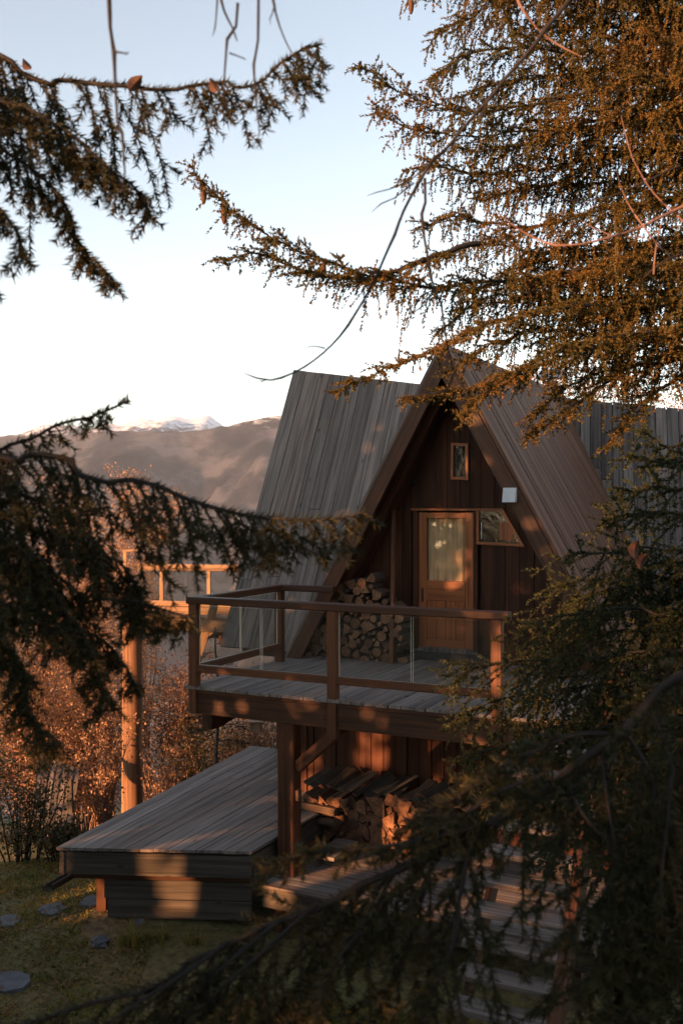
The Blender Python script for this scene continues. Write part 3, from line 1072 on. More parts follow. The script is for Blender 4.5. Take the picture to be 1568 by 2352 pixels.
XR, XL = 640, 283
bar('top_rail', b2, M_ORANGE, q2(XL + 35, 1302), q2(XR, 1306), .10, .11, V((0, 1, 0)), .01)
bar('bottom_rail', b2, M_ORANGE, q2(XL + 25, 1384), q2(XR, 1392), .09, .09, V((0, 1, 0)), .01)
for xx in (372, 480, 600):
    bar('baluster_post', b2, M_ORANGE, q2(xx, 1382), q2(xx, 1310), .06, .06, V((1, 0, 0)), .006)
for xa, xb in ((322, 370), (376, 426), (430, 478), (484, 540), (544, 598)):
    pa_, pb_ = q2(xa, 1380), q2(xb, 1380)
    glass_panel(b2, V((pa_.x, pa_.y, 0)), V((pb_.x, pb_.y, 0)), pa_.z, q2(xa, 1311).z)
bar('edge_beam', b2, M_ORANGE, q2(XL + 40, 1401), q2(XR, 1405), .12, .13, V((0, 1, 0)), .01)
prism('floor', b2, M_DECK, [q2(XL + 40, 1414), q2(XR, 1417), q2(XR, 1417) + V((0, -.5, -.02)), q2(XL + 40, 1414) + V((0, -.5, -.02))], ZD * -.03)
bar('main_beam', b2, M_ORANGE, q2(XL + 20, 1424, 16.2), q2(XR, 1442, 16.2), .14, .24, V((0, 1, 0)), .012)
bar('lower_beam', b2, M_ORANGE, q2(470, 1452, 16.6), q2(XR, 1468, 16.6), .12, .16, V((0, 1, 0)), .012)
bar('tie_post', b2, M_BROWN, q2(506, 1480, 16.4), q2(506, 1428, 16.4), .05, .05, V((1, 0, 0)), .005)
bar('brace', b2, M_ORANGE, q2(458, 1500, 16.5), q2(492, 1390, 16.1), .13, .16, V((1, 0, 0)), .01)
pp = q2(306, 1400, 16.5)
gz = ground_z(pp.x, pp.y) - .3
n = 10
pts = [V((pp.x + .012 * math.sin(i * 1.1), pp.y, gz + (pp.z - gz) * i / n)) for i in range(n + 1)]
vv_, ff_ = tube_arrays([(pts, [.165 - .02 * i / n + .006 * math.sin(i * 2.3) for i in range(n + 1)])], 16)
o = mesh('log_pole', vv_.tolist(), [tuple(map(int, f)) for f in ff_], M_LOG, smooth=True)
# grain along local y: stand the mesh up from a lying one
mm = Matrix.Rotation(R(90), 4, 'X')
o.transform((Matrix.Translation(pts[0]) @ mm).inverted())
obj('log_pole', o, b2, Matrix.Translation(pts[0]) @ mm)
bar('corner_board', b2, M_ORANGE, V((q2(288, 1300).x, 16.66, gz)), q2(288, 1268, 16.66), .06, .05, V((1, 0, 0)), .004)
bar('corner_cap', b2, M_ORANGE, q2(282, 1266, 16.66), q2(322, 1262, 16.66), .06, .04, V((0, 1, 0)), .004)
# nesting box hanging under the balcony's edge
nb_ = P(587, 1668, 14.2)
nest = thing('nest_box', 'small sunlit wooden box hanging in the gap beside the support post', 'nest box', nb_)
bar('box_body', nest, M_ORANGE, nb_ - ZD * .08, nb_ + ZD * .06, .17, .12, V((1, 0, 0)), .005)
bar('box_roof', nest, M_ORANGE, nb_ + V((-.11, -.02, .075)), nb_ + V((.11, -.02, .075)), .18, .02, V((0, 1, 0)), .004)
bar('hanger', nest, M_BROWN, nb_ + ZD * .085, nb_ + ZD * .5, .015, .015, V((1, 0, 0)), .002)

# ------------------------------------------------------------------ firewood
def log_mesh(kind, seed, L):
    r = random.Random(seed)
    if kind == 'round':
        n = 11
        ring = [(math.cos(2 * math.pi * i / n) * r.uniform(.92, 1.05), math.sin(2 * math.pi * i / n) * r.uniform(.92, 1.05)) for i in range(n)]
    else:
        a = r.uniform(0, 6.28)
        sp = r.uniform(1.75, 2.3)
        k = 4
        ring = [(math.cos(a + sp * (i / (k - 1) - .5)) * 1.0, math.sin(a + sp * (i / (k - 1) - .5)) * 1.0) for i in range(k)] + [(math.cos(a + math.pi) * .85, math.sin(a + math.pi) * .85)]
    n = len(ring)
    vs = [(x, 0, z_) for x, z_ in ring] + [(x * r.uniform(.95, 1.03), L, z_ * r.uniform(.95, 1.03)) for x, z_ in ring]
    fs = [tuple(range(n)), tuple(range(2 * n - 1, n - 1, -1))] + [(i, i + n, (i + 1) % n + n, (i + 1) % n) for i in range(n)]
    idx = [0, 0] + [1] * n
    if kind != 'round':
        idx[-1] = idx[-2] = 2
    return mesh('firewood_log', vs, fs, [M_LOGEND, M_BARKLOG, M_SPLIT], idx)


LOGS = {(k, i): log_mesh(k, i * 7 + len(k), .34) for k in ('round', 'split') for i in range(8)}


def inside(p, poly):
    c = False
    for i in range(len(poly)):
        a, b = poly[i], poly[i - 1]
        if (a[1] > p[1]) != (b[1] > p[1]) and p[0] < (b[0] - a[0]) * (p[1] - a[1]) / (b[1] - a[1]) + a[0]:
            c = not c
    return c


def pack(poly, radii, tries, seed, overlap=.96):
    r = random.Random(seed)
    res = []
    u0, u1 = min(p[0] for p in poly), max(p[0] for p in poly)
    z0, z1 = min(p[1] for p in poly), max(p[1] for p in poly)
    for rad in radii:
        for _ in range(tries):
            rr = rad * r.uniform(.85, 1.12)
            p = (r.uniform(u0, u1), r.uniform(z0, z1))
            if not inside(p, poly) or p[1] - rr < z0 - .01:
                continue
            if all((p[0] - q[0]) ** 2 + (p[1] - q[1]) ** 2 > ((rr + q[2]) * overlap) ** 2 for q in res):
                res.append((p[0], p[1], rr))
    return res


def stack(poly_px, v, radii, p_split, label_r, label_s, group, seed, tries=1500, overlap=.96):
    r = random.Random(seed)
    poly = [uvz(on_v(x, y, v))[::2] for x, y in poly_px]
    us, zs = [q[0] for q in poly], [q[1] for q in poly]
    for uu, zz, rad in pack(poly, radii, tries, seed, overlap):
        zone = ('lower', 'middle', 'upper')[min(2, int(3 * (zz - min(zs)) / (max(zs) - min(zs))))] + ' ' + ('left', 'centre', 'right')[min(2, int(3 * (uu - min(us)) / (max(us) - min(us))))]
        size = 'thick ' if rad > .064 else 'thin ' if rad < .046 else 'mid-sized '
        kd = 'split' if r.random() < p_split else 'round'
        sc_ = rad * (1.22 if kd == 'split' else 1.0)
        m = Matrix.Translation(H(uu, v + r.uniform(-.035, .035), zz)) @ frame((0, 0, 0), UD, VD, ZD) @ Matrix.Rotation(r.uniform(0, 6.28), 4, 'Y') @ Matrix.Diagonal((sc_, 1, sc_, 1))
        tag(obj('firewood_log', LOGS[(kd, r.randrange(8))], None, m), size + (label_s if kd == 'split' else label_r) % zone, 'firewood', group)


stack([(786, 1334), (850, 1330), (868, 1378), (915, 1385), (922, 1524), (704, 1520), (722, 1472), (748, 1410)], 11.62, (.068, .058, .048, .040, .032, .025), .6,
      'round log in the %s part of the stack beside the cabin door', 'split log in the %s part of the stack beside the cabin door', 'firewood stacked beside the cabin door', 3)
stack([(694, 1838), (1010, 1838), (1010, 1960), (694, 1951)], 10.36, (.082, .072, .058, .046, .034, .026), .93,
      'round log in the %s part of the low stack on the terrace', 'split wedge in the %s part of the low stack on the terrace', 'firewood stacked on the terrace under the balcony', 9, 2200, .66)
# two long split logs lying across the left end of the low stack
for (x0, y0, x1, y1, lab) in ((689, 1850, 771, 1866, 'pale split log lying lengthwise on the left end of the low stack'), (691, 1880, 770, 1890, 'darker split log lying lengthwise under the pale one in the low stack')):
    m0, m1 = on_v(x0, y0, 10.30), on_v(x1, y1, 10.30)
    lo = bar('firewood_log', None, M_SPLIT, m0, m1, .10, .09, VD, .03)
    tag(lo, lab, 'firewood', 'firewood stacked on the terrace under the balcony')
# bark slabs laid over the low stack
ORD = ['first', 'second', 'third', 'fourth', 'fifth', 'sixth', 'seventh', 'eighth', 'ninth', 'tenth', 'eleventh', 'twelfth', 'thirteenth', 'fourteenth', 'fifteenth', 'sixteenth', 'seventeenth',
       'eighteenth', 'nineteenth', 'twentieth'] + ['farthest'] * 20
u = uvz(on_v(702, 1830, 10.4))[0]
i = 0
while u < -3.4:
    ww = rng.uniform(.07, .17)
    z0_ = -3.95 + .64 + rng.uniform(-.02, .04)
    a = H(u, 10.38 + rng.uniform(-.09, .06), z0_)
    b = H(u + .14 + rng.uniform(-.08, .14), 10.78, z0_ + .12 + rng.uniform(-.02, .03))
    tag(bar('bark_slab', None, M_FASCIA if i % 3 else M_SPLIT, a, b, ww, .014, UD + ZD * rng.uniform(-.5, .3), .005), 'rough slab over the low firewood stack, %s from its left end' % ORD[i], 'slab', 'rough slabs covering the low firewood stack')
    u += ww * .9
    i += 1
# string hanging on the stack
s0 = on_v(832, 1392, 11.75)
vv_, ff_ = tube_arrays([([s0 + UD * -.04 + ZD * .03, s0, s0 + ZD * -.07 + UD * .006, s0 + ZD * -.14], [.004] * 4)], 5)
tag(obj('string', np_mesh('string', vv_, ff_, M_WHITE)), 'pale string hanging down the upper firewood stack', 'string')
# ------------------------------------------------------------------ spruces
class Spray:
    """collects woody paths and needle-bearing twigs, then turns them into two meshes"""

    def __init__(self, seed):
        self.r = random.Random(seed)
        self.paths, self.A, self.B, self.L = [], [], [], []
        self.seed = seed

    def stem(self, pts, r0, r1):
        n = len(pts)
        self.paths.append((pts, [r0 + (r1 - r0) * i / (n - 1) for i in range(n)]))

    def twig(self, pts, ln, wood_=.0016):
        self.stem(pts, wood_, wood_ * .5)
        for a, b in zip(pts[:-1], pts[1:]):
            self.A.append(tuple(a))
            self.B.append(tuple(b))
            self.L.append(ln)

    def grow(self, p, d, L, n, droop, jit=.12):
        r = self.r
        pts, d, p = [V(p)], V(d).normalized(), V(p)
        for _ in range(n):
            p = p + d * (L / n)
            pts.append(p)
            d = (d + V((0, 0, -droop)) + V((r.uniform(-jit, jit), r.uniform(-jit, jit), r.uniform(-jit, jit)))).normalized()
        return pts

    def wood_mesh(self, name, mat, sides=5):
        thick = [q for q in self.paths if max(q[1]) > .0045]
        thin = [q for q in self.paths if max(q[1]) <= .0045]
        v, f = tube_arrays(thick, sides) if thick else (np.zeros((0, 3)), np.zeros((0, 4), int))
        if thin:
            v2, f2 = tube_arrays(thin, 3)
            v, f = np.concatenate([v, v2]), np.concatenate([f, f2 + len(v)])
        return np_mesh(name, v, f, mat, True)

    def needle_mesh(self, name, mat, per_m=900, width=.0022, flat=False):
        g = np.random.default_rng(self.seed)
        A, B, L = np.array(self.A), np.array(self.B), np.array(self.L)
        d = B - A
        le = np.linalg.norm(d, axis=1)
        cnt = g.poisson(le * per_m * (.015 / L) ** .6)
        i = np.repeat(np.arange(len(A)), cnt)
        n = len(i)
        t = g.random(n)[:, None]
        base = A[i] + d[i] * t
        ax = d[i] / (le[i][:, None] + 1e-9)
        rnd = g.normal(size=(n, 3)) + np.array([0, 0, .35])
        rad = rnd - ax * (rnd * ax).sum(1)[:, None]
        rad /= np.linalg.norm(rad, axis=1)[:, None] + 1e-9
        th = g.uniform(.7, 1.15, n)[:, None]
        nd = ax * np.cos(th) + rad * np.sin(th)
        ln = (L[i] * g.uniform(.75, 1.15, n))[:, None]
        sd = np.cross(nd, g.normal(size=(n, 3)))
        sd /= np.linalg.norm(sd, axis=1)[:, None] + 1e-9
        sd *= width / 2
        v = np.stack([base + sd, base + nd * ln, base - sd], 1).reshape(-1, 3)
        f = np.arange(3 * n).reshape(n, 3)
        return np_mesh(name, v, f, mat)


def taper(s, k=1.6, lo=.25):
    return min(1.0, (1 - s) * k + lo)


def bough(tree, path, seed, r0=.018, lat=.5, gap=.05, hang=.25, hgap=.045, ln=.015, style='weep', start=.0, step=.04, mat=None, per_m=900, width=.0022,
          nm='branch', bark=None, lo=.25, sub=True, wood_=.0016, up=0.0, drape=0.0, cores=True):
    """one bough: a woody stem, side sprays, and the needles as its own sub-part"""
    sp = Spray(seed)
    r = sp.r
    pts = smooth_path(path, step)
    N_ = len(pts)
    wob = V((0, 0, 0))
    kn = max(2, int(.10 / step))
    for i in range(1, N_):                              # an uneven, slightly kinked stem
        if i % kn == 1:
            tgt = V((r.uniform(-1, 1), r.uniform(-1, 1), r.uniform(-1, 1))) * (.008 + r0 * .5)
        wob = wob.lerp(tgt, .5)
        pts[i] = pts[i] + wob
    total = sum((b - a).length for a, b in zip(pts[:-1], pts[1:]))
    sp.stem(pts, r0, .0025)
    LAST[seed] = pts
    k_out = int(N_ * .55)
    for a, b in zip(pts[k_out:-1], pts[k_out + 1:]):
        sp.A.append(tuple(a)); sp.B.append(tuple(b)); sp.L.append(ln)
    s, side = 0.0, 1
    acc = 0.0
    for i in range(1, N_ - 1):
        seg = (pts[i] - pts[i - 1]).length
        acc += seg
        s += seg
        q = s / total
        if q < start or acc < gap:
            continue
        acc = 0
        side = -side
        tan = (pts[i + 1] - pts[i - 1]).normalized()
        sv = tan.cross(ZD)
        sv = sv.normalized() if sv.length > .05 else V((1, 0, 0))
        Lt = lat * taper(q, 1.5, lo) * (r.uniform(.25, 1.3) if style == 'comb' else r.uniform(.5, 1.15))
        if style == 'comb' and r.random() < .10:
            continue
        if style == 'weep':
            ld = tan * r.uniform(.45, .9) + sv * side * r.uniform(.4, 1.0) + ZD * r.uniform(-.25, .25)
            l = sp.grow(pts[i], ld, Lt, max(3, int(Lt / .06)), .07)
            sp.twig(l, ln, wood_ * 1.5)
            acc2 = r.uniform(0, hgap)
            b = 1
            for j in range(1, len(l)):                  # short stiff shoots along the side spray
                for _ in range(2):
                    b = -b
                    t2 = (l[j] - l[j - 1]).normalized()
                    s2 = t2.cross(V((r.uniform(-.4, .4), r.uniform(-.4, .4), 1))).normalized()
                    e = sp.grow(l[j - 1].lerp(l[j], r.random()), t2 * .8 + s2 * b * .7 + ZD * r.uniform(-.3, .35), r.uniform(.03, .11), 1, .0)
                    sp.A.append(tuple(e[0])); sp.B.append(tuple(e[1])); sp.L.append(ln)
            for j in range(1, len(l)):
                acc2 += (l[j] - l[j - 1]).length
                if acc2 < hgap:
                    continue
                acc2 = 0
                hl = hang * (.18 + 1.0 * r.random() ** 1.7) * taper(q, 2.0, .4)
                h = sp.grow(l[j], (l[j] - l[j - 1]).normalized() * .35 + V((r.uniform(-.45, .45), r.uniform(-.45, .45), -.7)), hl, max(2, int(hl / .07)), .4, .16)
                for e0, e1 in zip(h[:-1], h[1:]):       # the needles hide the thin core
                    sp.A.append(tuple(e0)); sp.B.append(tuple(e1)); sp.L.append(ln)
                if sub and hl > .10:
                    for m_ in range(1, len(h) - 1):
                        if r.random() < .55:
                            ql = r.uniform(.025, .06)
                            e = sp.grow(h[m_], V((r.uniform(-1, 1), r.uniform(-1, 1), -.55)), ql, 1, .3)
                            sp.A.append(tuple(e[0])); sp.B.append(tuple(e[1])); sp.L.append(ln)
        else:                                           # drooping combs: each side twig carries its own herringbone
            ld = tan * r.uniform(.4, .9) + sv * side * r.uniform(.2, .9) + ZD * (r.uniform(-.9, -.15) - drape + up)
            l = sp.grow(pts[i], ld, Lt, max(4, int(Lt / .05)), .16 + drape * .2 - up * .1)
            sp.twig(l, ln, wood_ * 1.5)
            b = 1
            for j in range(1, len(l) - 1):
                if r.random() < .15:
                    continue
                b = -b
                t2 = (l[j + 1] - l[j - 1]).normalized()
                s2 = t2.cross(V((r.uniform(-.4, .4), r.uniform(.2, 1), r.uniform(-.4, .4)))).normalized()
                hl = hang * r.uniform(.4, 1.1) * (1 - .6 * j / len(l))
                h = sp.grow(l[j], t2 * .75 + s2 * b * .7 + ZD * (-.15 + up * .4), hl, max(3, int(hl / .045)), .08)
                if cores:
                    sp.twig(h, ln, wood_)
                else:
                    for e0, e1 in zip(h[:-1], h[1:]):
                        sp.A.append(tuple(e0)); sp.B.append(tuple(e1)); sp.L.append(ln)
                if sub and hl > .12:
                    for m_ in range(1, len(h) - 1):
                        if r.random() < .5:
                            t3 = (h[m_ + 1] - h[m_ - 1]).normalized()
                            e = sp.grow(h[m_], t3 * .7 + s2.cross(t3) * r.choice((-.7, .7)) + s2 * r.uniform(-.4, .4), r.uniform(.03, .09), 1, .1)
                            sp.A.append(tuple(e[0])); sp.B.append(tuple(e[1])); sp.L.append(ln)
    br = obj(nm, sp.wood_mesh(nm, bark or M_TWIG), tree)
    nd = obj('needles', sp.needle_mesh('needles', mat or M_NEEDLE, per_m, width), br)
    nd['kind'] = 'stuff'
    return br


def trunk(tree, base, top, r0, r1):
    n = 9
    pts = [V(base).lerp(V(top), i / n) + V((.03 * math.sin(i * 1.3), .03 * math.cos(i * 1.7), 0)) for i in range(n + 1)]
    v, f = tube_arrays([(pts, [r0 + (r1 - r0) * (i / n) for i in range(n + 1)])], 12)
    return obj('trunk', np_mesh('trunk', v, f, M_BARK, True), tree)


LAST = {}


def cone_on(tree, key, x):
    q = min(LAST[key], key=lambda s_: abs(CX + F * s_.x / s_.y - x))
    return cone(tree, q - ZD * .012, .115)


def cone(tree, top, L=.12):
    pts = [top + ZD * -L * t for t in (0, .08, .25, .5, .75, .93, 1.0)]
    rad = [.002, .012, .018, .019, .016, .009, .002]
    v, f = tube_arrays([(pts, rad)], 10)
    return obj('cone', np_mesh('cone', v, f, M_CONE), tree)


def px(pts, d):
    """frame pixels -> points; each entry is (x, y) or (x, y, depth)"""
    return [P(p[0], p[1], p[2] if len(p) > 2 else d) for p in pts]


# --- upper right: the sunlit weeping spruce
t1b = V((3.9, 7.6, ground_z(3.9, 7.6) - .1))
t1 = thing('spruce_tree', 'tall weeping spruce lit orange, its sprays hanging over the cabin roof', 'tree', t1b)
trunk(t1, t1b, V((3.7, 7.5, 8.5)), .24, .08)
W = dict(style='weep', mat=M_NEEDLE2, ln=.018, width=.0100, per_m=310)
T1 = [
    ([(2050, 60), (1700, 40), (1400, 20), (1150, -20), (1000, -40), (940, -10)], 7.0, .55, .42),
    ([(2050, 60), (1650, 110), (1350, 120), (1150, 110), (1040, 150), (985, 190)], 6.6, .5, .40),
    ([(2050, 260), (1568, 185), (1300, 225), (1110, 255), (1000, 240), (900, 205), (812, 140)], 6.3, .36, .26),
    ([(2050, 260), (1650, 250), (1350, 290), (1120, 310), (960, 300), (850, 250)], 6.7, .45, .36),
    ([(2000, 320), (1600, 330), (1300, 380), (1100, 400), (980, 380), (930, 420)], 6.9, .45, .42),
    ([(2000, 420), (1650, 450), (1400, 480), (1200, 520), (1050, 500), (960, 525)], 6.5, .42, .38),
    ([(2000, 470), (1700, 520), (1450, 560), (1250, 580), (1120, 560), (990, 600)], 7.1, .45, .42),
    ([(2000, 560, 7.2), (1600, 560, 6.8), (1300, 625, 6.3), (1050, 655, 6.0), (900, 648, 5.9), (760, 605, 5.8), (640, 555, 5.8), (520, 470, 5.8), (448, 393, 5.8)], 5.8, .33, .30),
    ([(2000, 640), (1700, 650), (1450, 680), (1250, 690), (1100, 700), (1010, 760)], 6.6, .45, .42),
    ([(2000, 700), (1700, 740), (1450, 770), (1250, 760), (1130, 790), (1040, 850)], 6.4, .42, .36),
    ([(1900, 700, 6.6), (1500, 690, 6.2), (1200, 720, 5.8), (1000, 800, 5.6), (880, 850, 5.5), (765, 905, 5.5)], 5.5, .22, .14),
    ([(1900, 760, 6.4), (1500, 780, 6.0), (1250, 830, 5.7), (1120, 880, 5.6), (1000, 905, 5.6), (935, 915, 5.6)], 5.6, .26, .18),
    ([(1950, 780), (1600, 820), (1400, 850), (1300, 890), (1220, 960)], 6.3, .36, .30),
    ([(1900, 740, 6.3), (1500, 760, 5.9), (1300, 800, 5.7), (1180, 860, 5.6), (1100, 915, 5.55), (1060, 960, 5.5)], 5.6, .26, .20),
    ([(1900, 760, 6.3), (1550, 810, 6.0), (1400, 870, 5.9), (1290, 950, 5.8), (1205, 1005, 5.8)], 5.8, .28, .18),
    ([(1900, 800, 6.3), (1600, 850, 6.1), (1490, 920, 6.0), (1420, 990, 6.0), (1385, 1030, 6.0)], 6.0, .22, .14),
    ([(1950, 90), (1650, 20), (1450, -30), (1300, -60)], 6.9, .5, .5),
    ([(1950, 200), (1700, 190), (1500, 210), (1380, 260)], 6.5, .4, .40),
    ([(1950, 330), (1750, 330), (1560, 400), (1460, 480)], 6.9, .4, .3),
    ([(1950, 600), (1700, 600), (1500, 610), (1350, 640), (1180, 640)], 6.2, .42, .36),
    ([(1100, 560, 6.1), (960, 600, 5.9), (840, 640, 5.8), (700, 620, 5.7), (600, 585, 5.7), (492, 600, 5.7)], 5.7, .2, .12),
    ([(2000, -60), (1600, -80), (1300, -60), (1120, 20), (1000, 70)], 6.8, .5, .42),
    ([(2000, 130), (1600, 150), (1300, 170), (1150, 190), (1040, 230)], 7.0, .45, .38),
    ([(2000, 200), (1600, 250), (1400, 270), (1200, 330), (1060, 350)], 6.4, .42, .34),
    ([(2000, 360), (1600, 390), (1400, 420), (1230, 430), (1090, 450)], 7.0, .45, .34),
    ([(2000, 30), (1700, 60), (1500, 70), (1300, 60), (1180, 70)], 7.2, .5, .4),
    ([(2000, 300), (1750, 280), (1620, 330), (1480, 340)], 6.2, .4, .34),
    ([(2000, 680), (1650, 690), (1400, 720), (1300, 740)], 6.9, .45, .4),
    ([(2000, 620), (1600, 610), (1350, 590), (1200, 610), (1080, 680)], 6.9, .45, .4),
]
for i, (pp_, d_, la, ha) in enumerate(T1):
    bough(t1, px(pp_, d_), 100 + i, r0=.019, lat=la * 1.1, gap=.028, hang=ha, hgap=.038, start=.12, **W)
for key, x in ((107, 474), (107, 518), (107, 905), (100, 944), (107, 742), (107, 1210)):
    cone_on(t1, key, x)

# --- left: the near spruce whose boughs reach in from the left edge
t2b = V((-1.75, 2.1, ground_z(-1.75, 2.1) - .1))
t2 = thing('spruce_tree', 'dark near spruce whose drooping boughs reach in from the left edge', 'tree', t2b)
trunk(t2, t2b, V((-1.70, 2.15, 4.0)), .16, .06)
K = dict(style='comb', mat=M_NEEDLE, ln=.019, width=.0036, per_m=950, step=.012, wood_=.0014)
T2 = [
    ([(-900, -150, 2.15), (-150, 70), (60, 160), (200, 195), (400, 205), (560, 190), (640, 150), (726, 98)], 2.3, .38, .16, .034, .012),
    ([(-900, -50, 2.1), (-150, 130), (30, 230), (180, 330), (300, 430), (345, 500)], 2.15, .24, .13, .034, .01),
    ([(-900, 50, 2.1), (-150, 200), (0, 330), (120, 430), (190, 550), (280, 665)], 2.2, .16, .10, .034, .008),
    ([(-900, 0, 2.0), (-200, 260), (-60, 400), (20, 520), (60, 590)], 2.0, .2, .12, .034, .008),
    ([(-900, 100, 2.0), (-250, 480), (-90, 620), (0, 690)], 2.1, .13, .08, .034, .007),
    ([(-900, 700, 2.15), (-150, 1060), (30, 1020), (130, 985), (230, 965), (306, 934)], 2.0, .13, .075, .032, .010),
    ([(-900, 750, 2.1), (-150, 1010), (0, 1035), (150, 1070), (330, 1110), (520, 1165), (690, 1188), (770, 1183), (838, 1166)], 1.95, .36, .14, .034, .012),
    ([(-900, 800, 2.1), (-200, 1080), (0, 1110), (150, 1180), (270, 1300), (340, 1420)], 2.05, .34, .15, .036, .010),
    ([(-900, 850, 2.0), (-200, 1150), (-20, 1230), (100, 1330), (180, 1460), (235, 1600)], 1.9, .30, .14, .036, .010),
    ([(-900, 900, 2.0), (-250, 1250), (-80, 1360), (20, 1500), (80, 1620), (140, 1720)], 1.85, .24, .12, .036, .010),
    ([(-900, 850, 2.0), (-200, 1200), (50, 1260), (230, 1380), (340, 1400), (440, 1430)], 2.0, .22, .12, .036, .010),
    ([(-900, 900, 2.0), (-100, 1330), (120, 1420), (250, 1470), (320, 1590)], 2.1, .2, .10, .036, .009),
]
for i, (pp_, d_, la, ha, gp, r_) in enumerate(T2):
    bough(t2, px(pp_, d_), 200 + i, r0=r_, lat=la * 1.1, gap=.0115 if gp > .0325 else .014, hang=ha * .62, start=.25, lo=.12, drape=.55, **K)

# --- right: the young spruce below, hiding the right half of the terrace
t4b = V((2.5, 4.9, ground_z(2.5, 4.9) - .1))
t4 = thing('spruce_tree', 'dense dark spruce filling the lower right, the tips of its boughs golden in the sun', 'tree', t4b)
trunk(t4, t4b, V((2.45, 4.85, 1.3)), .13, .015)
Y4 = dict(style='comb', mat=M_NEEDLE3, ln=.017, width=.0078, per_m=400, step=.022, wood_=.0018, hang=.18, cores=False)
T4 = [
    ([(1950, 900, 4.9), (1700, 960), (1560, 1020), (1500, 1010), (1472, 985)], 4.8, .14, .07),
    ([(1950, 1000, 4.9), (1700, 1040), (1560, 1060), (1440, 1040)], 4.7, .2, .1),
    ([(1950, 1060, 4.9), (1700, 1090), (1560, 1120), (1420, 1125)], 4.7, .24, .08),
    ([(1950, 1180, 4.9), (1700, 1190), (1530, 1180), (1400, 1190)], 4.6, .32, .06),
    ([(1950, 1260, 4.9), (1700, 1260), (1500, 1260), (1380, 1265), (1310, 1275)], 4.4, .36, .04),
    ([(1950, 1330, 4.9), (1650, 1340), (1450, 1320), (1340, 1330), (1270, 1350)], 4.6, .42, .02),
    ([(1950, 1400, 4.9), (1650, 1410), (1450, 1400), (1320, 1410), (1200, 1430)], 4.3, .44, .0),
    ([(1950, 1480, 4.9), (1650, 1490), (1450, 1500), (1280, 1510), (1160, 1520), (1055, 1530)], 4.2, .42, .0),
    ([(1950, 1540, 4.9), (1650, 1560), (1450, 1570), (1280, 1590), (1160, 1610), (1065, 1640)], 4.3, .45, -.03),
    ([(1950, 1600, 4.9), (1650, 1640), (1450, 1660), (1250, 1690), (1130, 1720), (1060, 1735)], 4.1, .44, -.03),
    ([(1950, 1700, 4.9), (1650, 1740), (1450, 1760), (1300, 1800), (1160, 1820)], 4.0, .48, -.04),
    ([(1950, 1780, 4.9), (1650, 1820), (1450, 1860), (1330, 1900), (1240, 1950)], 4.1, .38, -.04),
    ([(1950, 1900, 4.9), (1700, 1920), (1500, 1960), (1390, 2010)], 4.0, .30, -.05),
    ([(1950, 2000, 4.9), (1700, 2040), (1500, 2090), (1420, 2150)], 4.1, .26, -.05),
    ([(1950, 2120, 4.9), (1700, 2170), (1500, 2240), (1430, 2300)], 3.9, .26, -.05),
    ([(1950, 2250, 4.9), (1700, 2300), (1500, 2380), (1430, 2440)], 3.9, .26, -.05),
    ([(1950, 1330, 5.1), (1750, 1350), (1600, 1380), (1450, 1450)], 5.3, .5, .0),
    ([(1950, 1500, 5.1), (1750, 1530), (1600, 1560), (1400, 1640)], 5.4, .5, .0),
    ([(1950, 1700, 5.1), (1750, 1730), (1600, 1760), (1400, 1840)], 5.3, .5, .0),
    ([(1950, 1900, 5.1), (1750, 1930), (1600, 1960), (1420, 2060)], 5.3, .5, .0),
    ([(1950, 1150, 4.9), (1800, 1200), (1680, 1300), (1560, 1420)], 4.2, .44, .0),
    ([(1950, 1450, 4.9), (1800, 1500), (1680, 1600), (1540, 1720)], 3.9, .46, .0),
    ([(1950, 1650, 4.9), (1800, 1750), (1680, 1850), (1560, 2000)], 3.7, .46, .0),
]
T4 += [
    ([(1950, 1380, 4.9), (1700, 1370), (1550, 1360), (1400, 1350), (1300, 1400)], 4.5, .40, .0),
    ([(1950, 1440, 4.9), (1700, 1450), (1500, 1450), (1380, 1460), (1250, 1480)], 4.55, .42, .0),
    ([(1950, 1560, 4.9), (1700, 1580), (1500, 1600), (1350, 1640), (1200, 1670)], 4.4, .44, -.02),
    ([(1950, 1640, 4.9), (1700, 1680), (1500, 1720), (1380, 1760), (1230, 1800)], 4.3, .46, -.03),
    ([(1950, 1300, 4.9), (1700, 1300), (1560, 1290), (1450, 1300)], 4.6, .40, .02),
    ([(1950, 1850, 4.9), (1700, 1880), (1500, 1900), (1400, 1960)], 4.2, .46, -.04),
]
for i, (pp_, d_, la, up_) in enumerate(T4):
    bough(t4, px(pp_, d_), 300 + i, r0=.016, lat=la * 1.08, gap=.021, start=.1, up=up_ * 3 + .12, lo=.5, **Y4)

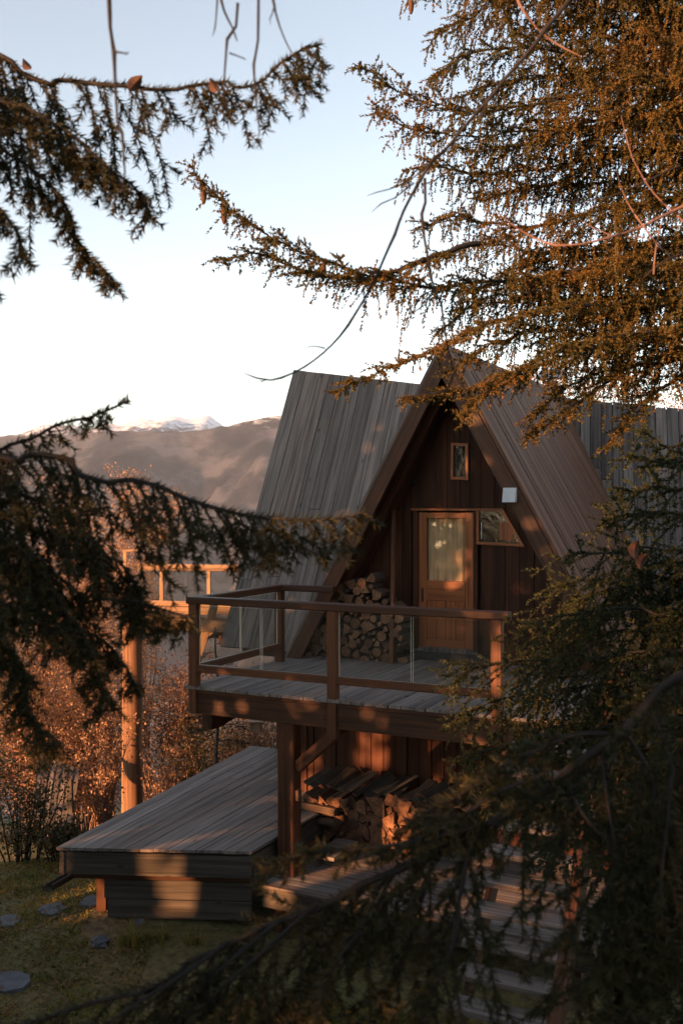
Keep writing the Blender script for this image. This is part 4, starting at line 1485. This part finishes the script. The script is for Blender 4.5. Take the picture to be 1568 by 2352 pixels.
# --- foreground: the thick bough that sweeps across the bottom of the frame
t3b = V((2.3, 2.0, ground_z(2.3, 2.0) - .1))
t3 = thing('spruce_tree', 'near spruce whose thick bough sweeps down across the bottom, out of focus', 'tree', t3b)
trunk(t3, t3b, V((2.25, 2.0, 1.6)), .14, .06)
main = [(3300, 800, 2.0), (1800, 1420, 1.75), (1568, 1575, 1.7), (1440, 1690, 1.68), (1300, 1795, 1.66), (1150, 1890, 1.64), (1000, 1970, 1.62), (830, 2035, 1.6), (640, 2115, 1.58),
        (450, 2195, 1.56), (200, 2290, 1.54), (-80, 2385, 1.5)]
G = dict(style='comb', mat=M_NEEDLE, ln=.017, width=.0036, per_m=900, step=.022, wood_=.0015)
bough(t3, px(main, 1.6), 400, r0=.021, lat=.24, gap=.02, hang=.12, start=.45, lo=.5, **G)
T3 = [
    ([(1440, 1690, 1.68), (1300, 1700, 1.66), (1150, 1760, 1.66), (1020, 1850, 1.66), (900, 1920, 1.66)], .10, .06, .3),
    ([(1300, 1795, 1.66), (1180, 1800, 1.62), (1050, 1880, 1.6), (930, 1960, 1.6)], .10, .06, .2),
    ([(1150, 1890, 1.64), (1000, 1930, 1.6), (850, 1960, 1.6), (700, 1975, 1.6), (590, 2000, 1.6)], .07, .05, .15),
    ([(1300, 1795, 1.66), (1350, 1860, 1.6), (1400, 1920, 1.58), (1440, 2000, 1.56)], .22, .12, -.1),
    ([(1000, 1970, 1.62), (980, 2080, 1.6), (930, 2200, 1.58), (860, 2330, 1.56)], .25, .14, -.1),
    ([(830, 2035, 1.6), (760, 2140, 1.58), (680, 2260, 1.56), (600, 2380, 1.54)], .24, .13, -.1),
    ([(640, 2115, 1.58), (540, 2200, 1.56), (430, 2300, 1.54), (330, 2400, 1.52)], .16, .10, -.1),
    ([(1440, 1690, 1.68), (1500, 1850, 1.62), (1480, 2050, 1.6), (1420, 2280, 1.58)], .24, .14, -.1),
    ([(1568, 1575, 1.7), (1600, 1800, 1.66), (1590, 2000, 1.62), (1560, 2250, 1.6)], .26, .15, -.1),
    ([(900, 2010, 1.62), (860, 2100, 1.56), (790, 2200, 1.5), (720, 2340, 1.46)], .26, .14, -.1),
    ([(730, 2075, 1.6), (620, 2180, 1.54), (500, 2290, 1.5), (420, 2400, 1.48)], .24, .13, -.1),
    ([(1080, 1930, 1.62), (1060, 2060, 1.56), (1010, 2200, 1.5), (970, 2360, 1.46)], .26, .14, -.1),
    ([(520, 2165, 1.57), (380, 2260, 1.52), (240, 2360, 1.5), (120, 2420, 1.5)], .18, .12, -.1),
    ([(1380, 1740, 1.66), (1400, 1900, 1.6), (1400, 2100, 1.54), (1380, 2330, 1.5)], .26, .14, -.1),
    ([(1500, 1640, 1.68), (1540, 1800, 1.6), (1530, 2050, 1.54), (1500, 2330, 1.5)], .28, .15, -.1),
]
for i, (pp_, la, ha, up_) in enumerate(T3):
    bough(t3, px(pp_, 1.6), 401 + i, r0=.0045, lat=la, gap=.016, hang=ha, start=.05, lo=.4, up=up_, **G)


# --- whole spruces standing left of the photographer: their shade lies over the cabin; slim and low ones added unseen to block sun
def whole_spruce(label, x, y, h, rad, seed, nb_=70, ex=.8, fine=1, low=.10):
    r = random.Random(seed)
    b = V((x, y, ground_z(x, y) - .1))
    t = thing('spruce_tree', label, 'tree', b)
    trunk(t, b, b + ZD * h, .06 + h * .016, .02)
    sp = Spray(seed)
    for i in range(nb_):
        q = low + (.98 - low) * (i + r.random()) / nb_
        a = i * 2.4 + r.uniform(-.3, .3)
        L_ = rad * (1 - q) ** ex * r.uniform(.75, 1.1) + .15
        d = V((math.cos(a), math.sin(a), .15))
        l = sp.grow(b + ZD * h * q, d, L_, max(4, int(L_ / .22)), .06, .06)
        sp.stem(l, .02, .004)
        for j in range(1, len(l)):
            for s_ in (1, -1):
                for k_ in range(2 if fine else 1):
                    t2_ = (l[j] - l[j - 1]).normalized()
                    pz = l[j - 1].lerp(l[j], r.random())
                    hl = (.30 + .5 * (1 - j / len(l))) * r.uniform(.5, 1.1) * min(1, L_)
                    e = sp.grow(pz, t2_ * .6 + t2_.cross(ZD) * s_ * r.uniform(.4, 1) + ZD * r.uniform(-.8, -.1), hl, 3, .15)
                    sp.twig(e, .05 if fine else .085, .004)
    obj('branch', sp.wood_mesh('branch', M_TWIG, 4), t)
    nd = obj('needles', sp.needle_mesh('needles', M_NEEDLE, 130 if fine else 190, .024 if fine else .11), t)
    nd['kind'] = 'stuff'
    return t


def spot(p, q):                                      # p across the sun's rays, q towards the sun
    a = R(SUN_AZ)
    s = V((math.sin(a), math.cos(a), 0))
    n = V((-s.y, s.x, 0))
    if n.y > 0: n = -n
    return n * p + s * q


for i, (p_, q_, h_, rd_, nn_, ex_, lb) in enumerate((
        (-13.35, .6, 14, 1.0, 100, .4, 'unseen slim tall spruce added to shade the left roof, farthest along the edge of the lawn'),
        (-13.5, 2.4, 14, .8, 100, .35, 'second unseen slim spruce added for shade, behind the slim tall one at the far lawn edge'),
        (-12.7, 4.6, 15, 1.2, 100, .45, 'unseen spruce added for shade in the second row at the far lawn edge'),
        (-12.2, 1.6, 15, 1.7, 90, .6, 'dense spruce second from the far end of the lawn edge'),
        (-10.6, 3.0, 15, 2.0, 90, .6, 'broad spruce at the edge of the lawn beyond the left side'),
        (-9.0, 4.0, 14, 2.0, 90, .6, 'full-grown spruce beside the lawn left of the photographer'),
        (-7.5, 5.8, 11, 2.0, 80, .7, 'spruce in the shade left behind the photographer'),
        (-5.9, 7.0, 3.2, 1.7, 40, .8, 'shorter unseen spruce behind the photographer, added to shade the balcony end'),
        (-3.9, 4.5, 3.2, 1.5, 44, .8, 'low young spruce unseen close behind the photographer, added to shade the right spruce'),
        (-2.4, 3.2, 3.0, 1.4, 44, .8, 'low unseen spruce with a crooked top behind the photographer, added for shade'),
        (-1.7, 2.2, 2.7, 1.3, 44, .7, 'unseen spruce at the slope behind the photographer, added to darken the near bough'),
        (-.5, 2.3, 2.7, 1.3, 44, .7, 'small spruce at the photographer\'s shoulder'),
        (-1.0, 4.0, 3.2, 1.5, 44, .8, 'low bushy spruce unseen right behind the photographer, added to block the sun'))):
    c = spot(p_, q_)
    whole_spruce(lb, c.x, c.y, h_, rd_, 500 + i, nn_ if q_ > 6.5 or q_ < 4.6 and h_ < 5 else int(nn_ * 1.2), ex_, h_ < 5, .24 if p_ in (-10.6, -9.0) else .10)

FOREST = whole_spruce('grown forest spruce standing at the far right, behind the stairs', 12.5, 8.5, 14, 2.4, 540, 70, .7, 0)
FOREST['group'] = 'spruces of the forest behind the photographer'
# the unseen forest, its lawn-edge rows added to close sun gaps: copies of one grown spruce, each with its trunk, branches and needles
def copy_tree(src, x, y, rot, k, label):
    m = Matrix.Translation(V((x, y, ground_z(x, y) - .1))) @ Matrix.Rotation(rot, 4, 'Z') @ Matrix.Scale(k, 4)
    t = src.copy()
    C.objects.link(t)
    base = WORLD[src.name]
    t.matrix_basis = m
    t['label'] = label
    t['group'] = 'spruces of the forest behind the photographer'

    def rec(a, b):
        for ch in a.children:
            c2 = ch.copy()
            C.objects.link(c2)
            c2.parent = b
            c2.matrix_parent_inverse = ch.matrix_parent_inverse.copy()
            rec(ch, c2)
    rec(src, t)
    return t


for i, (x, y, k, lb) in enumerate(((-6.5, -7, 1.0, 'left of the path'), (-3.0, -8, 1.1, 'nearest the path'), (.5, -6.5, .95, 'straight behind the photographer'), (3.5, -5, 1.05, 'at the right-hand slope'),
                                   (6.5, -2.5, 1.0, 'by the right-hand hollow'), (8.5, 1.5, 1.1, 'beside the stairs, out on the right'), (9.5, 5, 1.0, 'right of the weeping spruce'), *((spot(a_, b_).x, spot(a_, b_).y, 1.0, l_) for a_, b_, l_ in ((-11.4, 6.6, 'unseen behind the broad lawn-edge spruce, added for shade'), (-9.8, 7.4, 'unseen two rows back from the lawn, added for shade'), (-8.2, 8.4, 'unseen three rows back from the lawn, added for shade'), (-12.9, 7.6, 'unseen far back beyond the lawn edge, added for shade'), (-12.0, 8.8, 'unseen, last in the rows beyond the lawn edge, added for shade'))))):
    copy_tree(FOREST, x, y, i * 1.3, k, 'grown forest spruce standing ' + lb)

# --- bare branches hanging into the picture
def bare(label, paths, d, seed, mat=None):
    r = random.Random(seed)
    allp = []
    for pts, r0 in paths:
        q = smooth_path([P(a[0], a[1], d + r.uniform(-.03, .03)) for a in pts], .012 * d)
        n = len(q)
        kx = kz = 0
        for i in range(1, n - 1):                       # small kinks at the buds
            if i % 7 == 3:
                kx, kz = r.gauss(0, .0022 * d), r.gauss(0, .0014 * d)
            q[i] = q[i] + V((kx, 0, kz)) * (.5 if i % 7 == 2 else 1)
        rad = [(r0 * (1 - .65 * i / (n - 1))) * (1.3 if i % 7 == 3 else 1) * r.uniform(.92, 1.08) for i in range(n)]
        rad[-1] *= .5
        allp.append((q, rad))
    v, f = tube_arrays(allp, 7)
    v0 = v[0].copy()
    o = obj('bare_branch', np_mesh('bare_branch', v - v0, f, mat or M_TWIG, True), None, Matrix.Translation(V(v0)))
    tag(o, label, 'branch', 'bare branches hanging into the picture')


bare('straight bare twig hanging before the upper left spruce bough', [([(250, -200), (258, 0), (262, 120), (268, 250), (280, 430)], .0042), ([(263, 118), (280, 121), (297, 118)], .002)], 1.5, 1)
bare('forked bare twig with buds hanging from the top edge near the left bough tip', [([(490, -120), (505, 0), (530, 60), (545, 95)], .0032), ([(500, -20), (496, 45), (488, 84)], .0018),
     ([(546, 8), (540, 90), (533, 200), (536, 260), (541, 292)], .0024), ([(527, 122), (545, 128), (566, 138)], .0015)], 1.6, 2)
bare('long bare twig ending in a hooked fork against the sky', [([(583, -150), (584, 0), (583, 150), (590, 250), (596, 310), (580, 336)], .003), ([(594, 285), (612, 298), (633, 303)], .0018), ([(597, 320), (598, 333), (592, 345)], .0014)], 1.6, 3)
bare('short bare twig crossing the tip of the left bough', [([(628, -100), (636, 0), (650, 60), (668, 105), (685, 135)], .0026), ([(632, 10), (624, 35), (621, 58)], .0015)], 1.6, 4)
bare('long dark bare branch sweeping diagonally down over the cabin roof',
     [([(1480, -180), (1310, 0), (1210, 130), (1090, 260), (1000, 370), (950, 450), (895, 560), (850, 660), (780, 770), (700, 840), (625, 872), (560, 857)], .0054), ([(1130, 215), (1105, 262), (1098, 300)], .002), ([(868, 620), (838, 640), (815, 668)], .002), ([(745, 800), (722, 795), (700, 800)], .0018),
      ([(975, 410), (980, 520), (1000, 640), (1015, 760), (1035, 850), (1075, 915)], .0036), ([(1040, 860), (1025, 895), (980, 908), (915, 912)], .0032),
      ([(1060, 300), (990, 380), (930, 425), (842, 450)], .0028), ([(950, 420), (905, 455), (852, 488)], .0022), ([(1000, 660), (975, 700), (940, 730)], .002), ([(610, 872), (602, 876), (598, 870)], .002)], 2.2, 5)
bare('reddish sunlit bare branch crossing the dark spruce at the right edge', [([(1750, 400), (1568, 470), (1480, 515), (1400, 542), (1300, 562), (1220, 540), (1145, 492)], .005),
     ([(1700, 590), (1568, 500), (1470, 400), (1440, 330), (1425, 265)], .003), ([(1520, 575), (1480, 525), (1440, 460), (1415, 390)], .0026), ([(1500, 630), (1505, 570), (1525, 495)], .0024),
     ([(1480, 545), (1400, 540), (1330, 505)], .0018)], 2.6, 6, M_LITTWIG)
bare('thin sunlit reddish bare twig crossing the upper right spruce', [([(1150, -80), (1210, 30), (1260, 85), (1335, 130)], .004)], 2.4, 7, M_LITTWIG)
bare('dark bare branch at the right edge between spruce boughs', [([(1800, 500), (1640, 560), (1520, 600), (1475, 640)], .006), ([(1560, 380), (1400, 450), (1300, 460), (1215, 470)], .003)], 2.8, 8)

# dead leaves caught in the boughs
def dead_leaf(label, x, y, d, s, seed):
    r = random.Random(seed)
    p = P(x, y, d)
    n = 5
    vs, fs = [], []
    for i in range(n + 1):
        t = i / n
        wd = math.sin(math.pi * min(1, t * .9 + .08)) * .42
        for sx in (-1, 0, 1):
            vs.append((sx * wd * s * .8, s * .35 * sx * sx * wd + s * .25 * math.sin(t * 3), (t - .5) * s))
    for i in range(n):
        for k in (0, 1):
            fs.append((i * 3 + k, i * 3 + k + 1, i * 3 + k + 4, i * 3 + k + 3))
    me = mesh('dead_leaf', vs + [(a, b + s * .02, c) for a, b, c in vs], fs + [tuple(q + len(vs) for q in reversed(f)) for f in fs], M_DEADLEAF)
    m = Matrix.Translation(p) @ Matrix.Rotation(r.uniform(-.8, .8), 4, 'Y') @ Matrix.Rotation(r.uniform(-.5, .5), 4, 'Z')
    tag(obj('dead_leaf', me, None, m), label, 'leaf', 'dead leaves caught in the spruce boughs')


dead_leaf('dead leaf caught on the top left bough by the left edge', 62, 146, 2.25, .03, 1)
dead_leaf('curled dead leaf caught on the bough beside the straight hanging twig', 312, 190, 2.25, .045, 2)
dead_leaf('dead leaf on the bough near its tip, under the forked twig', 490, 194, 2.25, .035, 3)
dead_leaf('small dead leaf in the right spruce before the gable roof', 1462, 1262, 4.2, .08, 5)
dead_leaf('lowest of the dead leaves in the right spruce', 1478, 1290, 4.2, .075, 6)


# ------------------------------------------------------------------ shrubs, grass, stones
def shrub(label, x, y, h, rad, nst, nleaf, mat, seed, leaf=.045, zb=None, cat='shrub', twigm=None, nm='shrub', group=None, top_bias=.5):
    r = random.Random(seed)
    b = V((x, y, (ground_z(x, y) if zb is None else zb) - .05))
    t = thing(nm, label, cat, b, group)
    sp = Spray(seed)
    ends = []
    for i in range(nst):
        a = r.uniform(0, 6.28)
        lean = r.uniform(.05, .55) * rad / h * 1.3
        st = b + V((math.cos(a), math.sin(a), 0)) * r.uniform(0, rad * .35)
        hh = h * r.uniform(.55, 1.0)
        l = sp.grow(st, V((math.cos(a) * lean, math.sin(a) * lean, 1)), hh, 9, -.02, .10)
        sp.stem(l, .012 + .004 * h / 2, .003)
        for j in range(2, len(l)):
            ends.append(l[j])
            for _ in range(2):
                a2 = r.uniform(0, 6.28)
                e = sp.grow(l[j], V((math.cos(a2), math.sin(a2), r.uniform(.2, 1.1))), rad * r.uniform(.25, .6), 4, .02, .2)
                sp.stem(e, .004, .0015)
                ends += e[1:]
    obj('stems', sp.wood_mesh('stems', twigm or M_LITTWIG, 4), t)
    g = np.random.default_rng(seed)
    E = np.array([tuple(e) for e in ends])
    pr = np.clip((E[:, 2] - b.z) / h, .05, 1) ** top_bias
    k = g.choice(len(E), nleaf, p=pr / pr.sum())
    c = E[k] + g.normal(size=(nleaf, 3)) * rad * .09
    d1 = g.normal(size=(nleaf, 3)) + np.array([0, 0, -.3])
    d1 /= np.linalg.norm(d1, axis=1)[:, None]
    d2 = np.cross(d1, g.normal(size=(nleaf, 3)))
    d2 /= np.linalg.norm(d2, axis=1)[:, None] + 1e-9
    s = (leaf * g.uniform(.5, 1.2, nleaf))[:, None]
    v = np.stack([c, c + d1 * s * .5 + d2 * s * .35, c + d1 * s, c + d1 * s * .5 - d2 * s * .35], 1).reshape(-1, 3)
    o = obj('leaves', np_mesh('leaves', v, np.arange(4 * nleaf).reshape(-1, 4), mat), t)
    o['kind'] = 'stuff'


def sh(x, y, d, htop, rad, nst, nleaf, mat, seed, label, **k):
    """shrub whose foot is hidden; its top reaches frame row htop at depth d; x is its column"""
    p = P(x, htop, d)
    zb = ground_z(p.x, d)
    shrub(label, p.x, d, p.z - zb, rad, nst, nleaf, mat, seed, zb=zb, **k)


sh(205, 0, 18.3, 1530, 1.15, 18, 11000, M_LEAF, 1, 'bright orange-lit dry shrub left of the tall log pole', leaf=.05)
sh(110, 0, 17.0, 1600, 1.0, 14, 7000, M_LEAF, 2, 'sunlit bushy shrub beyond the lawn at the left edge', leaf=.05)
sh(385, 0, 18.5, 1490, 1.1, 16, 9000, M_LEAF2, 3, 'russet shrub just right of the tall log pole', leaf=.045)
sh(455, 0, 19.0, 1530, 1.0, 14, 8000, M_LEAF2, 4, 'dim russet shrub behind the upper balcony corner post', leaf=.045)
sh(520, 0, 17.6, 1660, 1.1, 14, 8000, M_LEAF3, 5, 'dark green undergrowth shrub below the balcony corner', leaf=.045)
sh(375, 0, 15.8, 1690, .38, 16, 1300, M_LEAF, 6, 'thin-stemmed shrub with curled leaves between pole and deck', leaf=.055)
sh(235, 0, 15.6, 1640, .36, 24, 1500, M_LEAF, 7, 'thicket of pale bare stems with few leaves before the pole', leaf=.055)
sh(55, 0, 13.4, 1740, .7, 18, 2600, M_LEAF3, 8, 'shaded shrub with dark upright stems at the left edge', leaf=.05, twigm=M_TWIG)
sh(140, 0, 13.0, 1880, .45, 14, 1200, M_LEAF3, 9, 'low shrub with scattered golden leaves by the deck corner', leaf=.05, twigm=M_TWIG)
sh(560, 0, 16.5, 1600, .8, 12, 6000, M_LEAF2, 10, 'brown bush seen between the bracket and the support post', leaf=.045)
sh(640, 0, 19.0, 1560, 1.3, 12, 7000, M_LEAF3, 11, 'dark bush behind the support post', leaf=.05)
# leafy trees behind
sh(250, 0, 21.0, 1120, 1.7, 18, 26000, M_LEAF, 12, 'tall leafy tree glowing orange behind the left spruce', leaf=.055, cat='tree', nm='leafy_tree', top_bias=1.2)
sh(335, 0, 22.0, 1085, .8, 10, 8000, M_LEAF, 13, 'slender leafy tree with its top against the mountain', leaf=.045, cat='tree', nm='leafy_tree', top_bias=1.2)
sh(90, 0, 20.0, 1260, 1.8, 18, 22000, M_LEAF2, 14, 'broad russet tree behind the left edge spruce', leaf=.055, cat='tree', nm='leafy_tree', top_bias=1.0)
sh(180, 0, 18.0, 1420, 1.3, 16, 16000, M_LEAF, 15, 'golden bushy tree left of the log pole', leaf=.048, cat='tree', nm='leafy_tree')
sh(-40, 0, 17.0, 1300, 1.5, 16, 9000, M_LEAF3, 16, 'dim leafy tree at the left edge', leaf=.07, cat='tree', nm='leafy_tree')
# the larch behind the right wing
for i, (x, y, d_, hh) in enumerate(((1310, 860, 24, 5), (1440, 850, 25, 5.2), (1560, 820, 24, 5.5))):
    p = P(x, y - 30, d_)
    shrub(('feathery larch directly behind the chimney', 'feathery larch rising over the right roof edge', 'feathery larch at the right edge behind the roof')[i], p.x, d_, hh, 1.5, 9, 9000, M_LEAF2, 40 + i, leaf=.06, zb=p.z - hh, cat='tree', nm='larch_tree', top_bias=1.0)

# a small dark fir behind the balcony corner and a leaning slab shed roof on the left
fb = P(500, 1700, 15.2)
t5 = thing('young_fir', 'young fir behind the glass at the balcony corner', 'tree', V((fb.x, fb.y, ground_z(fb.x, fb.y))))
trunk(t5, V((fb.x, fb.y, ground_z(fb.x, fb.y))), P(498, 1440, 15.2), .05, .01)
for i in range(14):
    q = i / 14
    y_ = 1460 + 260 * q
    sgn = 1 if i % 2 else -1
    p0 = P(498, y_, 15.2)
    e0 = p0 + V((sgn * (.15 + .42 * q), (-.3 if i % 3 else .3) * q, -.05 + .08 * q))
    bough(t5, [p0, p0.lerp(e0, .5) + ZD * .02, e0], 700 + i, r0=.008, lat=.22, gap=.05, hang=.1, ln=.03, style='comb', mat=M_NEEDLE3, per_m=420, width=.006, step=.05, wood_=.003, up=.3)
r0_ = P(60, 1770, 14.6)
shed = thing('plank_shelter', 'weathered grey leaning plank roof half hidden among the shrubs on the left', 'shelter', r0_)
for i in range(7):
    a = P(75 + i * 14, 1900, 14.9) + V((0, 0, 0))
    b_ = P(95 + i * 14, 1735 + i * 5, 15.7)
    bar('roof_plank', shed, M_ROOF, a, b_, .088, .025, V((1, 0, 0)), .004)
bar('shelter_post', shed, M_FASCIA, P(165, 1960, 15.0), P(160, 1790, 15.2), .09, .09, V((1, 0, 0)))

# lawn: grass blades
def grass(name, label, n, box, seed, hmin, hmax, mat, keep=None):
    g = np.random.default_rng(seed)
    x = g.uniform(box[0], box[1], n)
    y = g.uniform(box[2], box[3], n)
    if keep is not None:
        k = keep(x, y)
        x, y = x[k], y[k]
        n = len(x)
    z = np.array([ground_z(a, b) for a, b in zip(x, y)]) - .01
    c = np.stack([x, y, z], 1)
    h = g.uniform(hmin, hmax, n) * (.6 + .5 * np.sin(x * 3.1 + np.sin(y * 2.7)) ** 2)
    a = g.uniform(0, 6.28, n)
    s = np.stack([np.cos(a), np.sin(a), np.zeros(n)], 1) * .008
    le = np.stack([g.normal(0, .55, n), g.normal(0, .55, n), np.ones(n)], 1) * h[:, None]
    mid = c + le * .5 + s * 0
    tip = c + le + np.stack([g.normal(0, .4, n) * h, g.normal(0, .4, n) * h, -.15 * h], 1)
    v = np.stack([c - s, c + s, mid + s * .7, tip, mid - s * .7], 1).reshape(-1, 3)
    f = np.arange(5 * n).reshape(n, 5)
    tag(obj(name, np_mesh(name, v, f, mat)), label, kind='stuff')


def lawn_keep(x, y):
    return ~((y > 10.2) & (x > -2.7)) & ~((x > -1.9) & (y > 8.7))


grass('grass', 'short autumn grass of the lawn', 65000, (-6.0, 1.8, 7.2, 13.5), 1, .035, .085, M_GRASS, lawn_keep)
grass('grass_fringe', 'longer green grass in front of the stairs', 9000, (-1.2, 2.4, 5.6, 8.6), 2, .06, .17, M_GRASS)


def tuft(label, x, y, n, h, seed):
    r = random.Random(seed)
    b = V((x, y, ground_z(x, y) - .02))
    vs, fs = [], []
    for i in range(n):
        a = r.uniform(0, 6.28)
        o = V((r.gauss(0, .05), r.gauss(0, .05), 0))
        d = V((math.cos(a), math.sin(a), 0))
        L_, wd = h * r.uniform(.6, 1.1), .009
        sd = V((-d.y, d.x, 0)) * wd
        k = len(vs)
        for t in (0, .4, .75, 1):
            c = o + d * (L_ * .55 * t * t + .02) + ZD * (L_ * (t - .42 * t * t))
            vs += [c - sd * (1 - t * .95), c + sd * (1 - t * .95)]
        fs += [(k, k + 1, k + 3, k + 2), (k + 2, k + 3, k + 5, k + 4), (k + 4, k + 5, k + 7, k + 6)]
    tag(obj('grass_tuft', mesh('grass_tuft', vs, fs, M_GRASS), None, Matrix.Translation(b)), label, 'grass tuft')


def ground_at(x, y):                                 # where the line of sight through x, y meets the hillside
    d = 4.0
    while d < 40:
        p = P(x, y, d)
        if p.z <= ground_z(p.x, d):
            return p
        d += .02
    return p


p = ground_at(300, 2168)
tuft('long-bladed grass tuft beside the pale rock under the deck', p.x, p.y, 70, .36, 1)
p = ground_at(370, 2160)
tuft('smaller grass tuft in the shade under the deck front', p.x, p.y, 40, .24, 2)
p = ground_at(440, 2165)
tuft('low sunlit grass tuft nearest the spruce bough', p.x, p.y, 40, .2, 3)


def slab(label, px_, py_, wpx, dep, seed):
    r = random.Random(seed)
    p = ground_at(px_, py_)
    wx = wpx / F * p.y / 2
    n = 9
    ring = [(math.cos(6.28 * i / n) * wx * r.uniform(.85, 1.12), math.sin(6.28 * i / n) * dep * r.uniform(.85, 1.12)) for i in range(n)]
    vs = [(a, b, .012) for a, b in ring] + [(a * 1.04, b * 1.04, -.10) for a, b in ring]
    fs = [tuple(range(n))] + [(i, i + n, (i + 1) % n + n, (i + 1) % n) for i in range(n)]
    fs = [tuple(reversed(f)) if k else f for k, f in enumerate(fs)]
    tag(obj('stepping_stone', mesh('stepping_stone', vs, fs, M_STONE), None, Matrix.Translation(V((p.x, p.y, ground_z(p.x, p.y) + .02)))), label, 'stepping stone', 'stepping stones in the lawn')


slab('flat stepping stone in the lawn closest to the deck', 212, 2076, 52, .16, 1)
slab('second stepping stone from the deck, long and narrow', 120, 2094, 62, .16, 2)
slab('third stepping stone from the deck at the left edge', 18, 2122, 62, .17, 3)
slab('large nearest stepping stone at the left edge of the lawn', 20, 2260, 110, .20, 4)


def rock(label, px_, py_, s, seed):
    r = random.Random(seed)
    p = ground_at(px_, py_)
    n, m_ = 9, 5
    vs, fs = [(0, 0, -.3 * s)], []
    for j in range(1, m_):
        th = math.pi * j / m_
        for i in range(n):
            k = r.uniform(.78, 1.15)
            vs.append((math.sin(th) * math.cos(6.28 * i / n) * s * k, math.sin(th) * math.sin(6.28 * i / n) * s * .8 * k, -math.cos(th) * s * .75 * k))
    vs.append((0, 0, .7 * s))
    for i in range(n):
        fs.append((0, 1 + (i + 1) % n, 1 + i))
        for j in range(m_ - 2):
            a, b = 1 + j * n + i, 1 + j * n + (i + 1) % n
            fs.append((a, b, b + n, a + n))
        fs.append((1 + (m_ - 2) * n + i, 1 + (m_ - 2) * n + (i + 1) % n, len(vs) - 1))
    tag(obj('rock', mesh('rock', vs, fs, M_STONE), None, Matrix.Translation(V((p.x, p.y, ground_z(p.x, p.y) + s * .35)))), label, 'rock')


rock('pale angular rock on the lawn before the deck', 230, 2172, .10, 1)
rock('small flat grey rock in the shade under the deck boards', 322, 2122, .06, 2)
rock('small pale stone on the dark slope at the bottom', 322, 2318, .05, 4)


# fallen leaves on the lawn
g = np.random.default_rng(77)
n = 5200
x, y = g.uniform(-6, .6, n), g.uniform(7.4, 13, n)
k = lawn_keep(x, y)
x, y = x[k], y[k]
n = len(x)
c = np.stack([x, y, np.array([ground_z(a, b) for a, b in zip(x, y)]) + g.uniform(.012, .05, n)], 1)
d1 = g.normal(size=(n, 3)) * np.array([1, 1, .45])
d1 /= np.linalg.norm(d1, axis=1)[:, None]
d2 = np.cross(d1, np.array([0, 0, 1.0]) + g.normal(size=(n, 3)) * .5)
d2 /= np.linalg.norm(d2, axis=1)[:, None]
s_ = g.uniform(.02, .055, n)[:, None]
v = np.stack([c, c + d1 * s_ * .5 + d2 * s_ * .35, c + d1 * s_, c + d1 * s_ * .5 - d2 * s_ * .35], 1).reshape(-1, 3)
tag(obj('fallen_leaves', np_mesh('fallen_leaves', v, np.arange(4 * n).reshape(-1, 4), M_LEAF2)), 'brown fallen leaves strewn over the lawn', kind='stuff')
